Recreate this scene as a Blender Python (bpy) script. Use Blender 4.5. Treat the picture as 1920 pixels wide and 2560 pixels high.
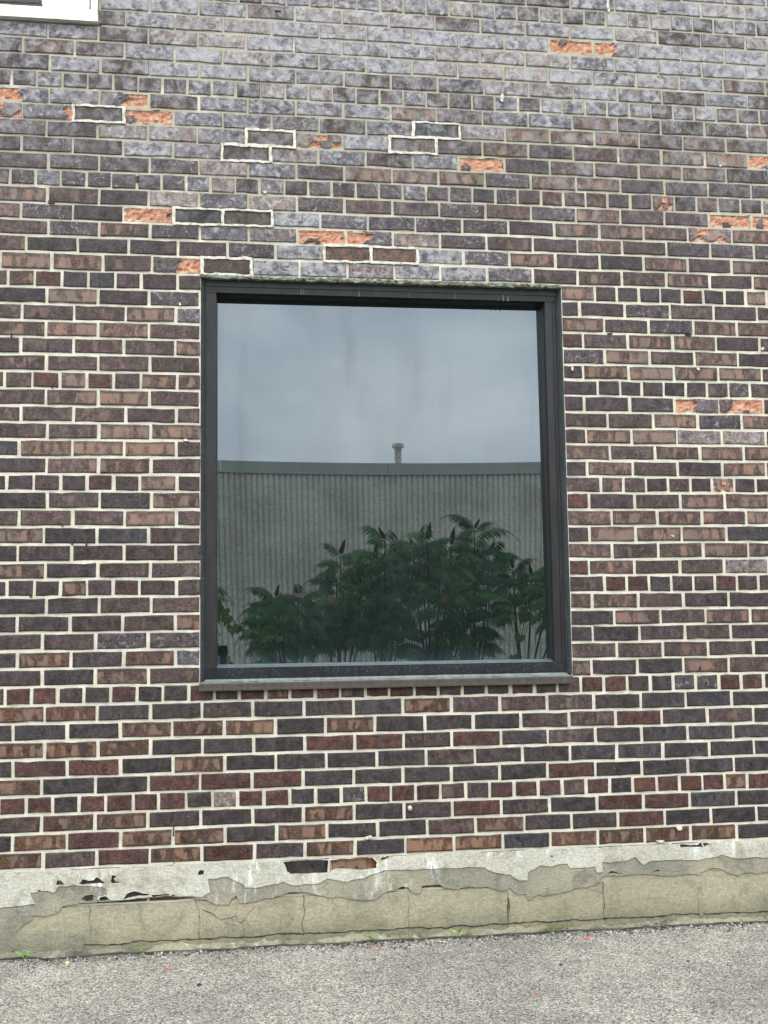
import bpy, bmesh, math, random
from mathutils import Vector, Matrix, noise
from mathutils.geometry import delaunay_2d_cdt
random.seed(11)
SC = bpy.context.scene
COL = SC.collection
for o in list(bpy.data.objects): bpy.data.objects.remove(o)

# ------------------------------------------------------------------ camera
F, YAW, PIT, ROL = 2891.147, 0.14567, 0.09872, -0.01373      # focal length in photo pixels
GZ = 3.50                                                     # height of the datum course joint
CAM = Vector((0.6644, -4.7134, GZ - 2.22847))
cy_, sy_, cp_, sp_, cr_, sr_ = math.cos(YAW), math.sin(YAW), math.cos(PIT), math.sin(PIT), math.cos(ROL), math.sin(ROL)
FW = Vector((sy_*cp_, cy_*cp_, sp_)); r0 = Vector((cy_, -sy_, 0)); u0 = r0.cross(FW)
RT = cr_*r0 + sr_*u0; UP = -sr_*r0 + cr_*u0
cam = bpy.data.cameras.new('camera'); camo = bpy.data.objects.new('camera', cam); COL.objects.link(camo)
camo.matrix_world = Matrix(((RT.x, UP.x, -FW.x, CAM.x), (RT.y, UP.y, -FW.y, CAM.y), (RT.z, UP.z, -FW.z, CAM.z), (0, 0, 0, 1)))
cam.sensor_fit = 'VERTICAL'; cam.sensor_height = 36; cam.lens = 36*F/2560
cam.clip_start = 0.005; cam.clip_end = 600
SC.camera = camo

# ------------------------------------------------------------------ daylight
W = bpy.data.worlds.new('World'); SC.world = W; W.use_nodes = True
nt = W.node_tree; nt.nodes.clear(); N = nt.nodes.new; LK = nt.links.new
out = N('ShaderNodeOutputWorld'); bg = N('ShaderNodeBackground'); sky = N('ShaderNodeTexSky')
sky.sky_type = 'NISHITA'; sky.sun_disc = False
SUN_EL, SUN_AZ = math.radians(58), math.radians(200)
sky.sun_elevation = SUN_EL; sky.sun_rotation = SUN_AZ
tc = N('ShaderNodeTexCoord'); mp = N('ShaderNodeMapping'); mp.inputs['Scale'].default_value = (1, 1, 2.3); mp.inputs['Location'].default_value = (.35, .2, .1)
n1 = N('ShaderNodeTexNoise'); n1.inputs['Scale'].default_value = 4.2; n1.inputs['Detail'].default_value = 4; n1.inputs['Roughness'].default_value = .5
rp = N('ShaderNodeValToRGB'); rp.color_ramp.elements[0].position = .38; rp.color_ramp.elements[0].color = (12.0, 12.7, 13.4, 1)
rp.color_ramp.elements[1].position = .62; rp.color_ramp.elements[1].color = (16.6, 16.9, 17.0, 1)
mx = N('ShaderNodeMixRGB'); mx.inputs[0].default_value = .88
LK(tc.outputs['Generated'], mp.inputs[0]); LK(mp.outputs[0], n1.inputs[0]); LK(n1.outputs[0], rp.inputs[0])
LK(sky.outputs[0], mx.inputs[1]); LK(rp.outputs[0], mx.inputs[2]); LK(mx.outputs[0], bg.inputs[0])
sx = N('ShaderNodeSeparateXYZ'); LK(tc.outputs['Generated'], sx.inputs[0])
gm = N('ShaderNodeMath'); gm.operation = 'MULTIPLY_ADD'; gm.use_clamp = False; gm.inputs[1].default_value = .78; gm.inputs[2].default_value = .78
gx = N('ShaderNodeMath'); gx.operation = 'MAXIMUM'; gx.inputs[1].default_value = 0; LK(sx.outputs[2], gx.inputs[0]); LK(gx.outputs[0], gm.inputs[0])
vm = N('ShaderNodeVectorMath'); vm.operation = 'SCALE'; LK(mx.outputs[0], vm.inputs[0]); LK(gm.outputs[0], vm.inputs['Scale']); LK(vm.outputs[0], bg.inputs[0])
bg.inputs[1].default_value = 0.10; LK(bg.outputs[0], out.inputs[0])
sl = bpy.data.lights.new('sun', 'SUN'); sl.energy = 0.9; sl.angle = math.radians(18); sl.color = (1, .97, .93)
so = bpy.data.objects.new('sun', sl); COL.objects.link(so)
sd = Vector((math.sin(SUN_AZ)*math.cos(SUN_EL), math.cos(SUN_AZ)*math.cos(SUN_EL), math.sin(SUN_EL)))
so.location = sd*40; so.rotation_euler = sd.to_track_quat('Z', 'Y').to_euler()
SC.view_settings.view_transform = 'Standard'; SC.view_settings.look = 'None'
SC.view_settings.gamma = 1; SC.view_settings.use_curve_mapping = False
SC.view_settings.exposure = 1.32

# ------------------------------------------------------------------ helpers
def ray(x, y): return FW*F + RT*(x-960) + UP*(1280-y)
def at(x, y, Y=0.0):
    d = ray(x, y); t = (Y-CAM.y)/d.y; return CAM + d*t
def px(p):
    v = p-CAM; d = v.dot(FW); return 960+F*v.dot(RT)/d, 1280-F*v.dot(UP)/d
def tag(o, label=None, cat=None, group=None, kind=None):
    if label: o['label'] = label
    if cat: o['category'] = cat
    if group: o['group'] = group
    if kind: o['kind'] = kind
    return o
def empty(name, loc=(0, 0, 0), parent=None):
    o = bpy.data.objects.new(name, None); COL.objects.link(o); o.location = loc; o.empty_display_size = .1
    if parent: o.parent = parent
    return o
class MB:
    """collects faces and per-vertex attributes and links them as one mesh object"""
    def __init__(s): s.v = []; s.f = []; s.a = {}
    def add(s, verts, faces, **attrs):
        b = len(s.v); s.v += [tuple(v) for v in verts]; s.f += [tuple(i+b for i in f) for f in faces]
        for k, val in attrs.items():
            L = s.a.setdefault(k, [])
            L += val if (isinstance(val, list)) else [val]*len(verts)
        return s
    def box(s, x0, x1, y0, y1, z0, z1, **at_):
        v = [(x0, y0, z0), (x1, y0, z0), (x1, y1, z0), (x0, y1, z0), (x0, y0, z1), (x1, y0, z1), (x1, y1, z1), (x0, y1, z1)]
        return s.add(v, [(0, 1, 5, 4), (1, 2, 6, 5), (2, 3, 7, 6), (3, 0, 4, 7), (4, 5, 6, 7), (3, 2, 1, 0)], **at_)
    def tube(s, pts, rad, n=6, cap=True, **at_):
        vs = []; fs = []
        for i, p in enumerate(pts):
            p = Vector(p); t = (Vector(pts[min(i+1, len(pts)-1)])-Vector(pts[max(i-1, 0)])).normalized()
            a = t.orthogonal().normalized(); b = t.cross(a); r = rad[i] if hasattr(rad, '__len__') else rad
            for k in range(n): vs.append(p+(a*math.cos(k*2*math.pi/n)+b*math.sin(k*2*math.pi/n))*r)
        for i in range(len(pts)-1):
            for k in range(n): fs.append((i*n+k, i*n+(k+1) % n, (i+1)*n+(k+1) % n, (i+1)*n+k))
        if cap: fs += [tuple(range(n))[::-1], tuple(range((len(pts)-1)*n, len(pts)*n))]
        return s.add(vs, fs, **at_)
    def build(s, name, mat, parent=None, smooth=False, loc=None):
        me = bpy.data.meshes.new(name); me.from_pydata(s.v, [], s.f)
        for k, L in s.a.items():
            t = type(L[0])
            if t is float: a = me.attributes.new(k, 'FLOAT', 'POINT'); a.data.foreach_set('value', L)
            else: a = me.attributes.new(k, 'FLOAT_VECTOR', 'POINT'); a.data.foreach_set('vector', [c for v in L for c in v])
        me.materials.append(mat)
        if smooth: me.polygons.foreach_set('use_smooth', [True]*len(me.polygons))
        me.update(); o = bpy.data.objects.new(name, me); COL.objects.link(o)
        if parent: o.parent = parent
        if loc: o.location = loc
        return o
def recalc(o):
    bm = bmesh.new(); bm.from_mesh(o.data); bmesh.ops.recalc_face_normals(bm, faces=bm.faces); bm.to_mesh(o.data); bm.free()

# material node shorthand
class M:
    def __init__(s, name, rough=.8, spec=.3):
        s.m = bpy.data.materials.new(name); s.m.use_nodes = True; s.t = s.m.node_tree
        s.p = s.t.nodes['Principled BSDF']; s.p.inputs['Roughness'].default_value = rough; s.p.inputs['Specular IOR Level'].default_value = spec
    def n(s, typ, **kw):
        nd = s.t.nodes.new('ShaderNode'+typ)
        for k, v in kw.items(): setattr(nd, k, v)
        return nd
    def l(s, a, b): s.t.links.new(a, b)
    def put(s, sock, v):
        if hasattr(v, 'is_linked') or hasattr(v, 'links'): s.l(v, sock)
        else: sock.default_value = v
    def attr(s, name): return s.n('Attribute', attribute_name=name)
    def obj(s): return s.n('TexCoord').outputs['Object']
    def pos(s): return s.n('NewGeometry').outputs['Position']
    def map(s, v, sc, loc=(0, 0, 0)):
        m = s.n('Mapping'); m.inputs['Scale'].default_value = sc; m.inputs['Location'].default_value = loc; s.l(v, m.inputs[0]); return m.outputs[0]
    def noise(s, v, scale, detail=3, rough=.55, dist=0):
        n = s.n('TexNoise'); s.l(v, n.inputs[0]); n.inputs['Scale'].default_value = scale; n.inputs['Detail'].default_value = detail
        n.inputs['Roughness'].default_value = rough; n.inputs['Distortion'].default_value = dist; return n.outputs[0]
    def vor(s, v, scale, feature='F1'):
        n = s.n('TexVoronoi', feature=feature); s.l(v, n.inputs['Vector']); n.inputs['Scale'].default_value = scale; return n
    def math(s, op, a, b=0.0, c=0.0, clamp=False):
        m = s.n('Math', operation=op); m.use_clamp = clamp
        s.put(m.inputs[0], a); s.put(m.inputs[1], b); s.put(m.inputs[2], c); return m.outputs[0]
    def step(s, v, lo, hi, a=0.0, b=1.0):
        m = s.n('MapRange'); m.interpolation_type = 'SMOOTHSTEP'; s.put(m.inputs[0], v); s.put(m.inputs[1], lo); s.put(m.inputs[2], hi)
        m.inputs[3].default_value = a; m.inputs[4].default_value = b; return m.outputs[0]
    def mix(s, f, a, b, mode='MIX'):
        m = s.n('MixRGB', blend_type=mode); s.put(m.inputs[0], f)
        s.put(m.inputs[1], a if not isinstance(a, tuple) else (*a, 1)[:4]); s.put(m.inputs[2], b if not isinstance(b, tuple) else (*b, 1)[:4]); return m.outputs[0]
    def ramp(s, v, stops):
        r = s.n('ValToRGB'); e = r.color_ramp.elements
        while len(e) < len(stops): e.new(.5)
        for i, (p, c) in enumerate(stops): e[i].position = p; e[i].color = (*c, 1) if len(c) == 3 else c
        s.l(v, r.inputs[0]); return r.outputs[0]
    def gray(s, f):
        c = s.n('CombineColor'); 
        for i in range(3): s.l(f, c.inputs[i])
        return c.outputs[0]
    def base(s, c): s.put(s.p.inputs['Base Color'], (*c, 1) if isinstance(c, tuple) else c); return s
    def bump(s, h, strength=.5, dist=.003):
        b = s.n('Bump'); b.inputs['Strength'].default_value = strength; b.inputs['Distance'].default_value = dist; s.l(h, b.inputs['Height']); s.l(b.outputs[0], s.p.inputs['Normal']); return s
def plain(name, c, rough=.6, spec=.3, metal=0.0, var=.15, sc=20):
    m = M(name, rough, spec); m.p.inputs['Metallic'].default_value = metal
    f = m.noise(m.obj(), sc, 4); m.base(m.mix(1.0, c, m.gray(m.step(f, .25, .75, 1-var, 1+var)), 'MULTIPLY'))
    m.bump(f, .15, .002); return m.m

# ------------------------------------------------------------------ materials
def brick_material():
    m = M('fired_brick', .62, .2)
    tx = m.attr('tx').outputs['Vector']; cd = m.attr('cd').outputs['Vector']; pa = m.attr('pa').outputs['Vector']
    eg = m.attr('eg').outputs['Fac']; sp = m.attr('sp').outputs['Fac']
    sep = m.n('SeparateXYZ'); m.l(pa, sep.inputs[0]); eff, blo, crk = sep.outputs
    grain = m.noise(m.map(tx, (1, 1.6, 1)), 90, 5, .65)
    streak = m.noise(m.map(tx, (1, .22, 1)), 95, 3, .6)
    c = m.mix(1.0, cd, m.gray(m.step(grain, .30, .72, .50, 1.58)), 'MULTIPLY')
    c = m.mix(1.0, c, m.gray(m.step(streak, .3, .7, .78, 1.25)), 'MULTIPLY')
    # broad tonal drift along each brick
    t1 = m.noise(m.map(tx, (1, .9, 1), (2, 8, 1)), 26, 4, .62, .5)
    c = m.mix(1.0, c, m.gray(m.step(t1, .30, .70, .62, 1.55)), 'MULTIPLY')
    c = m.mix(m.step(m.noise(m.map(tx, (1, .8, 1), (6, 1, 2)), 32, 3, .6), .50, .66, 0, .55), c, (.050, .032, .036))
    # fire flashing: soft squarish blooms in a row, clear of the arrises
    sxy = m.n('SeparateXYZ'); m.l(tx, sxy.inputs[0]); vv = sxy.outputs[1]
    wob = m.math('MULTIPLY', m.noise(tx, 60, 3, .6), .010)
    vmask = m.math('MULTIPLY', m.step(m.math('ADD', vv, wob), .008, .018), m.step(m.math('SUBTRACT', vv, wob), .047, .038))
    b1 = m.noise(m.map(tx, (1, .28, 1)), 30, 2, .45, .35)
    b2 = m.noise(m.map(tx, (1, .9, 1), (4, 2, 1)), 55, 4, .62)
    bb = m.math('ADD', m.math('MULTIPLY', b1, .80), m.math('MULTIPLY', b2, .20))
    thr = m.math('SUBTRACT', .63, m.math('MULTIPLY', blo, .20))
    bm_ = m.math('MULTIPLY', m.step(bb, thr, m.math('ADD', thr, .09)), m.step(blo, .02, .8, .25, 1))
    bm_ = m.math('MULTIPLY', bm_, vmask)
    hue = m.step(m.noise(m.map(tx, (1, .3, 1), (7, 7, 7)), 14, 2), .42, .60)
    warm = m.mix(m.step(blo, .3, .95, .45, .8), m.mix(1.0, cd, (2.1, 2.2, 2.3, 1), 'MULTIPLY'), m.mix(hue, (.130, .098, .080), (.190, .112, .072)))
    c = m.mix(m.math('MULTIPLY', bm_, .82, clamp=True), c, warm)
    # pale drag scratches
    sc_ = m.noise(m.map(tx, (.7, 1.6, 1), (3, 3, 1)), 75, 2, .5, 2.2)
    c = m.mix(m.step(sc_, .66, .72, 0, .35), c, (.19, .15, .13))
    # dark blue flashing
    d1 = m.noise(m.map(tx, (1, .5, 1), (9, 3, 5)), 30, 3, .6)
    c = m.mix(m.step(d1, .56, .70, 0, .55), c, (.024, .022, .026))
    # efflorescence haze
    e1 = m.noise(m.map(tx, (1, 1.1, 1), (1, 7, 3)), 34, 6, .68, .4)
    th2 = m.math('SUBTRACT', .71, m.math('MULTIPLY', eff, .31))
    em = m.step(e1, th2, m.math('ADD', th2, .15))
    em = m.math('MULTIPLY', em, m.step(eff, .0, .55, 0, .80))
    ecol = m.mix(m.step(m.noise(tx, 26, 5, .7), .38, .62), (.130, .126, .136), (.275, .268, .270))
    c = m.mix(em, c, ecol)
    w1 = m.noise(m.map(tx, (1, 1.3, 1), (3, 1, 9)), 120, 4, .7)
    c = m.mix(m.math('MULTIPLY', m.step(w1, .62, .70), m.step(eff, .15, .8, 0, .7)), c, (.34, .35, .38))
    # hairline white crazing
    vw = m.n('VectorMath', operation='ADD'); m.l(tx, vw.inputs[0]); nz = m.n('TexNoise'); m.l(tx, nz.inputs[0]); nz.inputs['Scale'].default_value = 30
    vs = m.n('VectorMath', operation='SCALE'); m.l(nz.outputs['Color'], vs.inputs[0]); vs.inputs['Scale'].default_value = .03; m.l(vs.outputs[0], vw.inputs[1])
    ve = m.vor(vw.outputs[0], 38, 'DISTANCE_TO_EDGE').outputs['Distance']
    ck = m.math('MULTIPLY', m.step(ve, .0, .06, 1, 0), m.step(m.noise(tx, 33, 4), .50, .62))
    c = m.mix(m.math('MULTIPLY', ck, m.math('MULTIPLY', crk, .42)), c, (.36, .37, .40))
    # weather haze that crosses bricks and joints high on the wall
    P_ = m.pos(); sz = m.n('SeparateXYZ'); m.l(P_, sz.inputs[0]); hi = m.step(m.math('ADD', sz.outputs[2], m.math('MULTIPLY', m.noise(P_, 1.9, 4), 1.0)), 3.35, 4.1)
    hz = m.math('MULTIPLY', m.step(m.noise(P_, 17, 6, .7, .4), .40, .68), m.math('MULTIPLY', hi, .62))
    c = m.mix(hz, c, (.265, .265, .275))
    # burnt arris
    c = m.mix(m.math('MULTIPLY', eg, .38), c, (.028, .025, .028))
    # raw orange body where the face has spalled
    s1 = m.noise(tx, 62, 6, .7, .3)
    raw = m.ramp(s1, [(.28, (.09, .038, .027)), (.40, (.25, .105, .062)), (.54, (.31, .165, .105)), (.66, (.38, .28, .22))])
    c = m.mix(m.step(sp, .4, .6), c, raw)
    m.base(c)
    m.l(m.step(sp, 0, 1, .58, .95), m.p.inputs['Roughness'])
    drag = m.noise(m.map(tx, (.6, 1, 1), (0, 0, 4)), 60, 3, .5, 1.5)
    h = m.math('ADD', m.math('MULTIPLY', grain, .6), m.math('MULTIPLY', drag, m.step(sp, 0, 1, 1, 0)))
    m.bump(h, .45, .0025); return m.m
def mortar_material():
    m = M('mortar', .9, .15); p = m.pos(); sep = m.n('SeparateXYZ'); m.l(p, sep.inputs[0]); z = sep.outputs[2]
    zn = m.math('ADD', z, m.math('MULTIPLY', m.math('SUBTRACT', m.noise(p, 1.6, 4), .5), 1.3))
    grime = m.step(zn, 2.45, 3.35)
    c = m.mix(grime, (.43, .415, .34), (.27, .262, .20))
    hz = m.math('MULTIPLY', m.step(m.noise(p, 17, 6, .7, .4), .40, .68), m.math('MULTIPLY', m.step(zn, 3.3, 4.1), .5)); c = m.mix(hz, c, (.24, .235, .23))
    f = m.noise(p, 14, 5, .6); c = m.mix(1.0, c, m.gray(m.step(f, .25, .75, .78, 1.14)), 'MULTIPLY')
    g = m.noise(m.map(p, (1, 1, 4)), 60, 5, .7); c = m.mix(m.step(g, .54, .70, 0, .5), c, (.15, .15, .13))
    ms = m.noise(p, 5, 5, .7); c = m.mix(m.step(ms, .60, .72, 0, .5), c, (.13, .14, .09))
    wp = m.noise(p, 7.3, 4, .6); c = m.mix(m.step(wp, .55, .70, 0, .55), c, (.54, .53, .46)); dk_ = m.noise(m.map(p, (1, 1, 1.6)), 19, 5, .7); c = m.mix(m.step(dk_, .55, .70, 0, .45), c, (.22, .21, .175))
    m.base(c); m.bump(m.noise(p, 160, 5, .7), .6, .003); return m.m
MAT = {}
MAT['brick'] = brick_material(); MAT['mortar'] = mortar_material()
m = M('fresh_mortar', .9, .15); f = m.noise(m.pos(), 60, 5, .7)
m.base(m.ramp(f, [(.34, (.20, .19, .15)), (.46, (.37, .36, .305)), (.70, (.50, .49, .44))])); m.bump(f, .8, .004); MAT['fresh'] = m.m
def parge(name, c1, c2, c3, white, green):
    m = M(name, .9, .12); p = m.pos()
    a = m.noise(p, 3.1, 6, .62, .4); b = m.noise(p, 9, 6, .65, .3); fine = m.noise(p, 110, 4, .65)
    c = m.mix(m.step(a, .36, .62), c1, c2); c = m.mix(m.step(b, .50, .64, 0, .75), c, c3)
    wv = m.noise(m.map(p, (1.4, 1, .55)), 11, 6, .7, .5); ws = m.noise(m.map(p, (1, 1, .25)), 30, 4, .6)
    gate = m.step(m.noise(p, 2.3, 3), .47, .60)
    c = m.mix(m.math('MULTIPLY', m.math('MULTIPLY', m.step(wv, .52, .66), gate), white), c, (.56, .58, .58))
    c = m.mix(m.math('MULTIPLY', m.math('MULTIPLY', m.step(ws, .58, .72), gate), white*.35), c, (.45, .45, .41))
    sep = m.n('SeparateXYZ'); m.l(p, sep.inputs[0])
    low = m.step(m.math('ADD', sep.outputs[2], m.math('MULTIPLY', m.noise(p, 6, 4), .16)), .12, .24, 1, 0)
    c = m.mix(m.math('MULTIPLY', low, green), c, (.085, .085, .055))
    c = m.mix(1.0, c, m.gray(m.step(fine, .25, .75, .80, 1.20)), 'MULTIPLY')
    hz = m.noise(m.map(p, (.55, 1, 1.3)), 60, 4, .65); c = m.mix(1.0, c, m.gray(m.step(hz, .3, .7, .95, 1.05)), 'MULTIPLY')
    m.base(c); h = m.math('ADD', m.math('MULTIPLY', hz, .4), m.math('ADD', m.math('MULTIPLY', b, 1.5), m.math('MULTIPLY', fine, .5))); m.bump(h, .7, .006); return m.m
MAT['light_parge'] = parge('light_parge', (.30, .295, .245), (.35, .345, .30), (.215, .205, .145), 1.2, 0)
MAT['grey_patch'] = parge('grey_patch', (.160, .156, .125), (.225, .210, .155), (.115, .114, .095), .5, .45)
MAT['tan_render'] = parge('tan_render', (.215, .198, .142), (.245, .224, .160), (.170, .158, .112), .0, .55)
MAT['crack'] = plain('crack_shadow', (.035, .032, .026), .95, .1)
MAT['ledge'] = parge('ledge_concrete', (.105, .098, .07), (.17, .16, .115), (.035, .035, .026), .3, .0)
def asphalt():
    m = M('weathered_asphalt', .85, .2); p = m.pos()
    p2 = m.map(p, (1, 1, 1)); v = m.vor(p2, 185); sep = m.n('SeparateColor'); m.l(v.outputs['Color'], sep.inputs[0])
    stone = m.ramp(sep.outputs[0], [(0, (.035, .034, .032)), (.10, (.105, .100, .086)), (.30, (.205, .195, .166)), (.62, (.295, .282, .240)), (.88, (.42, .405, .345)), (1, (.50, .485, .44))])
    e = m.vor(p2, 185, 'DISTANCE_TO_EDGE').outputs['Distance']
    c = m.mix(m.step(e, 0.0, .12, .7, 0), stone, (.03, .029, .027))
    f = m.noise(p, 290, 3, .7); c = m.mix(1.0, c, m.gray(m.step(f, .3, .7, .72, 1.28)), 'MULTIPLY')
    big = m.noise(p, 1.3, 4, .6); c = m.mix(1.0, c, m.gray(m.step(big, .32, .68, .80, 1.13)), 'MULTIPLY')
    mid = m.noise(p, 9, 4, .6); c = m.mix(1.0, c, m.gray(m.step(mid, .3, .7, .88, 1.1)), 'MULTIPLY')
    sepp = m.n('SeparateXYZ'); m.l(p, sepp.inputs[0])
    damp = m.step(m.math('ADD', sepp.outputs[1], m.math('MULTIPLY', m.noise(p, 5, 4), .25)), -.04, .10)
    c = m.mix(m.math('MULTIPLY', damp, .55), c, (.05, .05, .045))
    m.base(c); h = m.math('ADD', m.step(e, .0, .25), m.math('MULTIPLY', f, .5)); m.bump(h, .8, .004); return m.m
MAT['asphalt'] = asphalt()
def metal(name, c, rough=.45, streak=.25, spec=.22):
    m = M(name, rough, spec); p = m.pos()
    a = m.noise(m.map(p, (1, 1, .15)), 45, 4, .6); b = m.noise(p, 7, 4)
    k = m.mix(1.0, c, m.gray(m.step(a, .3, .7, 1-streak, 1+streak)), 'MULTIPLY'); k = m.mix(m.step(b, .55, .75, 0, .35), k, tuple(x*1.5 for x in c))
    sp = m.noise(p, 260, 2); k = m.mix(m.step(sp, .72, .76, 0, .5), k, (.16, .17, .17))
    m.base(k); m.bump(m.noise(p, 90, 3), .12, .001); return m.m
MAT['bronze'] = metal('dark_bronze_frame', (.016, .0155, .0165))
MAT['bronze_dark'] = metal('dark_frame_inner', (.016, .018, .020))
MAT['bronze_wet'] = metal('dark_frame_bottom', (.009, .011, .013), .4)
MAT['sill'] = metal('brown_sill_metal', (.046, .038, .032), .5)
MAT['sill_grey'] = metal('weathered_sealant', (.10, .115, .112), .7, .2, .2)
MAT['caulk'] = metal('dark_caulk', (.022, .028, .029), .5, .2)
MAT['gasket'] = metal('glazing_bead', (.06, .078, .085), .4)  # pale bluish tone carries the sky's reflection on the bead
m = M('flaking_lintel_steel', .9, .1); p = m.pos(); f = m.noise(m.map(p, (1, 1, 2.5)), 38, 6, .7, .8)
m.base(m.ramp(f, [(.34, (.03, .03, .025)), (.46, (.11, .095, .055)), (.52, (.20, .235, .20)), (.7, (.30, .33, .29))])); m.bump(f, 1, .01); MAT['lintel'] = m.m
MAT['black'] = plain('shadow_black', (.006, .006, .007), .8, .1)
def whitepaint():
    m = M('aged_white_paint', .5, .3); p = m.pos(); f = m.noise(m.map(p, (.5, 1, 1)), 26, 5, .65)
    m.base(m.ramp(f, [(.3, (.36, .35, .29)), (.5, (.58, .58, .53)), (.7, (.66, .66, .62))])); return m.m
MAT['white'] = whitepaint(); MAT['white_clean'] = plain('white_panel', (.84, .85, .82), .6, .3, 0, .03)
MAT['torn_grey'] = plain('torn_grey_film', (.16, .17, .145), .7, .2, 0, .4, 30); MAT['olive_dark'] = plain('dark_olive_board', (.025, .032, .022), .6, .3, 0, .3)
def glass():
    m = M('tinted_reflective_glass', 0.0, 1); p = m.pos(); sep = m.n('SeparateXYZ'); m.l(p, sep.inputs[0])
    low = m.step(m.math('ADD', sep.outputs[2], m.math('MULTIPLY', m.noise(m.map(p, (1, 1, .2)), 18, 4), .08)), 1.15, 1.24, 1, 0)
    st = m.noise(m.map(p, (1, 1, .3)), 26, 5, .7, .3); st2 = m.noise(m.map(p, (1.5, 1, .5)), 2.2, 5, .6, .6); fine = m.noise(m.map(p, (1, 1, .08)), 130, 3, .6)
    dots = m.vor(p, 240).outputs['Distance']
    dust = m.math('MULTIPLY', low, m.math('ADD', m.step(st, .35, .7, .3, 1), m.step(dots, .1, .3, .5, 0)))
    c = m.mix(dust, (.0055, .0085, .008), (.024, .034, .041)); c = m.mix(m.step(st2, .45, .65, 0, .25), c, (.013, .018, .020))
    c = m.mix(m.step(fine, .55, .75, 0, .16), c, (.04, .05, .05))
    m.base(c); m.p.inputs['IOR'].default_value = 1.5; m.p.inputs['Specular IOR Level'].default_value = 1.0
    t = m.t; pr = m.p; gl = m.n('BsdfGlossy'); gl.inputs['Roughness'].default_value = 0.0; gl.inputs['Color'].default_value = (.80, .905, .985, 1)
    m.p.inputs['Specular IOR Level'].default_value = 0; m.p.inputs['Roughness'].default_value = .6
    ms = m.n('MixShader'); smear = m.step(st2, .40, .66, .142, .128); vs_ = m.noise(m.map(p, (1, 1, .16), (.3, 0, .2)), 4.5, 4, .6, .5); smear = m.math('MULTIPLY', smear, m.step(vs_, .56, .74, 1, .84)); m.l(smear, ms.inputs[0]); m.l(pr.outputs[0], ms.inputs[1]); m.l(gl.outputs[0], ms.inputs[2])
    m.l(ms.outputs[0], t.nodes['Material Output'].inputs[0]); return m.m
MAT['glass'] = glass()

# ------------------------------------------------------------------ brick courses, measured
Lj = {-6:-35,-5:5,-4:46,-3:86,-2:128,-1:169,0:212,1:252,2:293,3:335,4:376,5:418,6:460,7:503,8:544,9:584,10:625,11:672,12:716,13:757,14:799,15:840,16:882,17:926,18:969,19:1012,20:1054,21:1097,22:1140,23:1183,24:1227,25:1273,26:1318,27:1362,28:1406,29:1449,30:1493,31:1539,32:1583,33:1630,34:1674,35:1720,36:1766,37:1811,38:1856,39:1902,40:1948,41:1995,42:2041,43:2089,44:2134,45:2178}
Rj = {-6:94,-5:129,-4:168,-3:204,-2:240,-1:275.6,0:312,1:349,2:386,3:425,4:462,5:498,6:537,7:574,8:612,9:650,10:689,11:727,12:766,13:805,14:843,15:881,16:919,17:955,18:995,19:1036,20:1075,21:1114,22:1153,23:1192,24:1231,25:1273,26:1312,27:1354,28:1395,29:1435,30:1478,31:1519,32:1558,33:1598,34:1639,35:1681,36:1724,37:1766,38:1808,39:1847,40:1889,41:1929,42:1972,43:2013,44:2054,45:2095}
C0, B0 = 0.06986, 0.2032
ZL = {j: at(0, y).z for j, y in Lj.items()}; ZR = {j: at(1920, y).z for j, y in Rj.items()}
XL0, XR0 = at(0, 1500).x, at(1920, 1500).x
def zj(j, x):
    a = ZL.get(j, GZ-j*C0); b = ZR.get(j, GZ-j*C0); n = GZ-j*C0
    a = .6*a+.4*n; b = .6*b+.4*n; t = min(max((x-XL0)/(XR0-XL0), 0), 1); return a+(b-a)*t
LEFT = {-3:[417],-2:[200,648],-1:[428],0:[99,318,540,758],1:[422],2:[190,635],3:[402],4:[184,628],5:[418],6:[87,308,525,745],7:[412],8:[182,628],9:[419],10:[225,673],11:[5,447],12:[68,300,525,750],13:[402],14:[188,643],15:[398],16:[178,632],17:[398],18:[40,268,500,740],19:[396],20:[182,635],21:[405],22:[168,625],23:[402],24:[58,290,522,750],25:[408],26:[165,627],27:[378],28:[152,622],29:[390],30:[63,295,522,752],31:[399],32:[147,606],33:[365],34:[145,610],35:[367],36:[42,270,498,726],37:[385],38:[111,577],39:[384],40:[112,578],41:[360],42:[225,453,685],43:[357],44:[105,578],45:[371]}
RIGHT = {-7:[252,635],-6:[180,360,542,727],-5:[252,635],-4:[77,455],-3:[258,635],-2:[70,445,810],-1:[290,658],0:[12,195,385,570,757],1:[282,657],2:[97,468],3:[290,658],4:[92,470],5:[315,688],6:[20,218,403,593,782],7:[320,690],8:[138,518],9:[335,710],10:[137,517],11:[328,702],12:[77,265,455,642,822],13:[362,737],14:[187,565],15:[8,382,758],16:[195,573],17:[18,402,780],18:[120,304,490,675],19:[22,408,790],20:[224,603],21:[45,432,810],22:[243,622],23:[52,437,815],24:[152,340,532,727],25:[75,460],26:[262,645],27:[86,473],28:[275,662],29:[72,455],30:[180,373,565,752],31:[101,488],32:[293,677],33:[117,508],34:[315,704],35:[100,493],36:[12,208,407,600,793],37:[122,517],38:[308,705],39:[136,532],40:[322,711],41:[138,538],42:[68,265,457,653],43:[155,555],44:[337,735],45:[165,562]}
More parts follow.
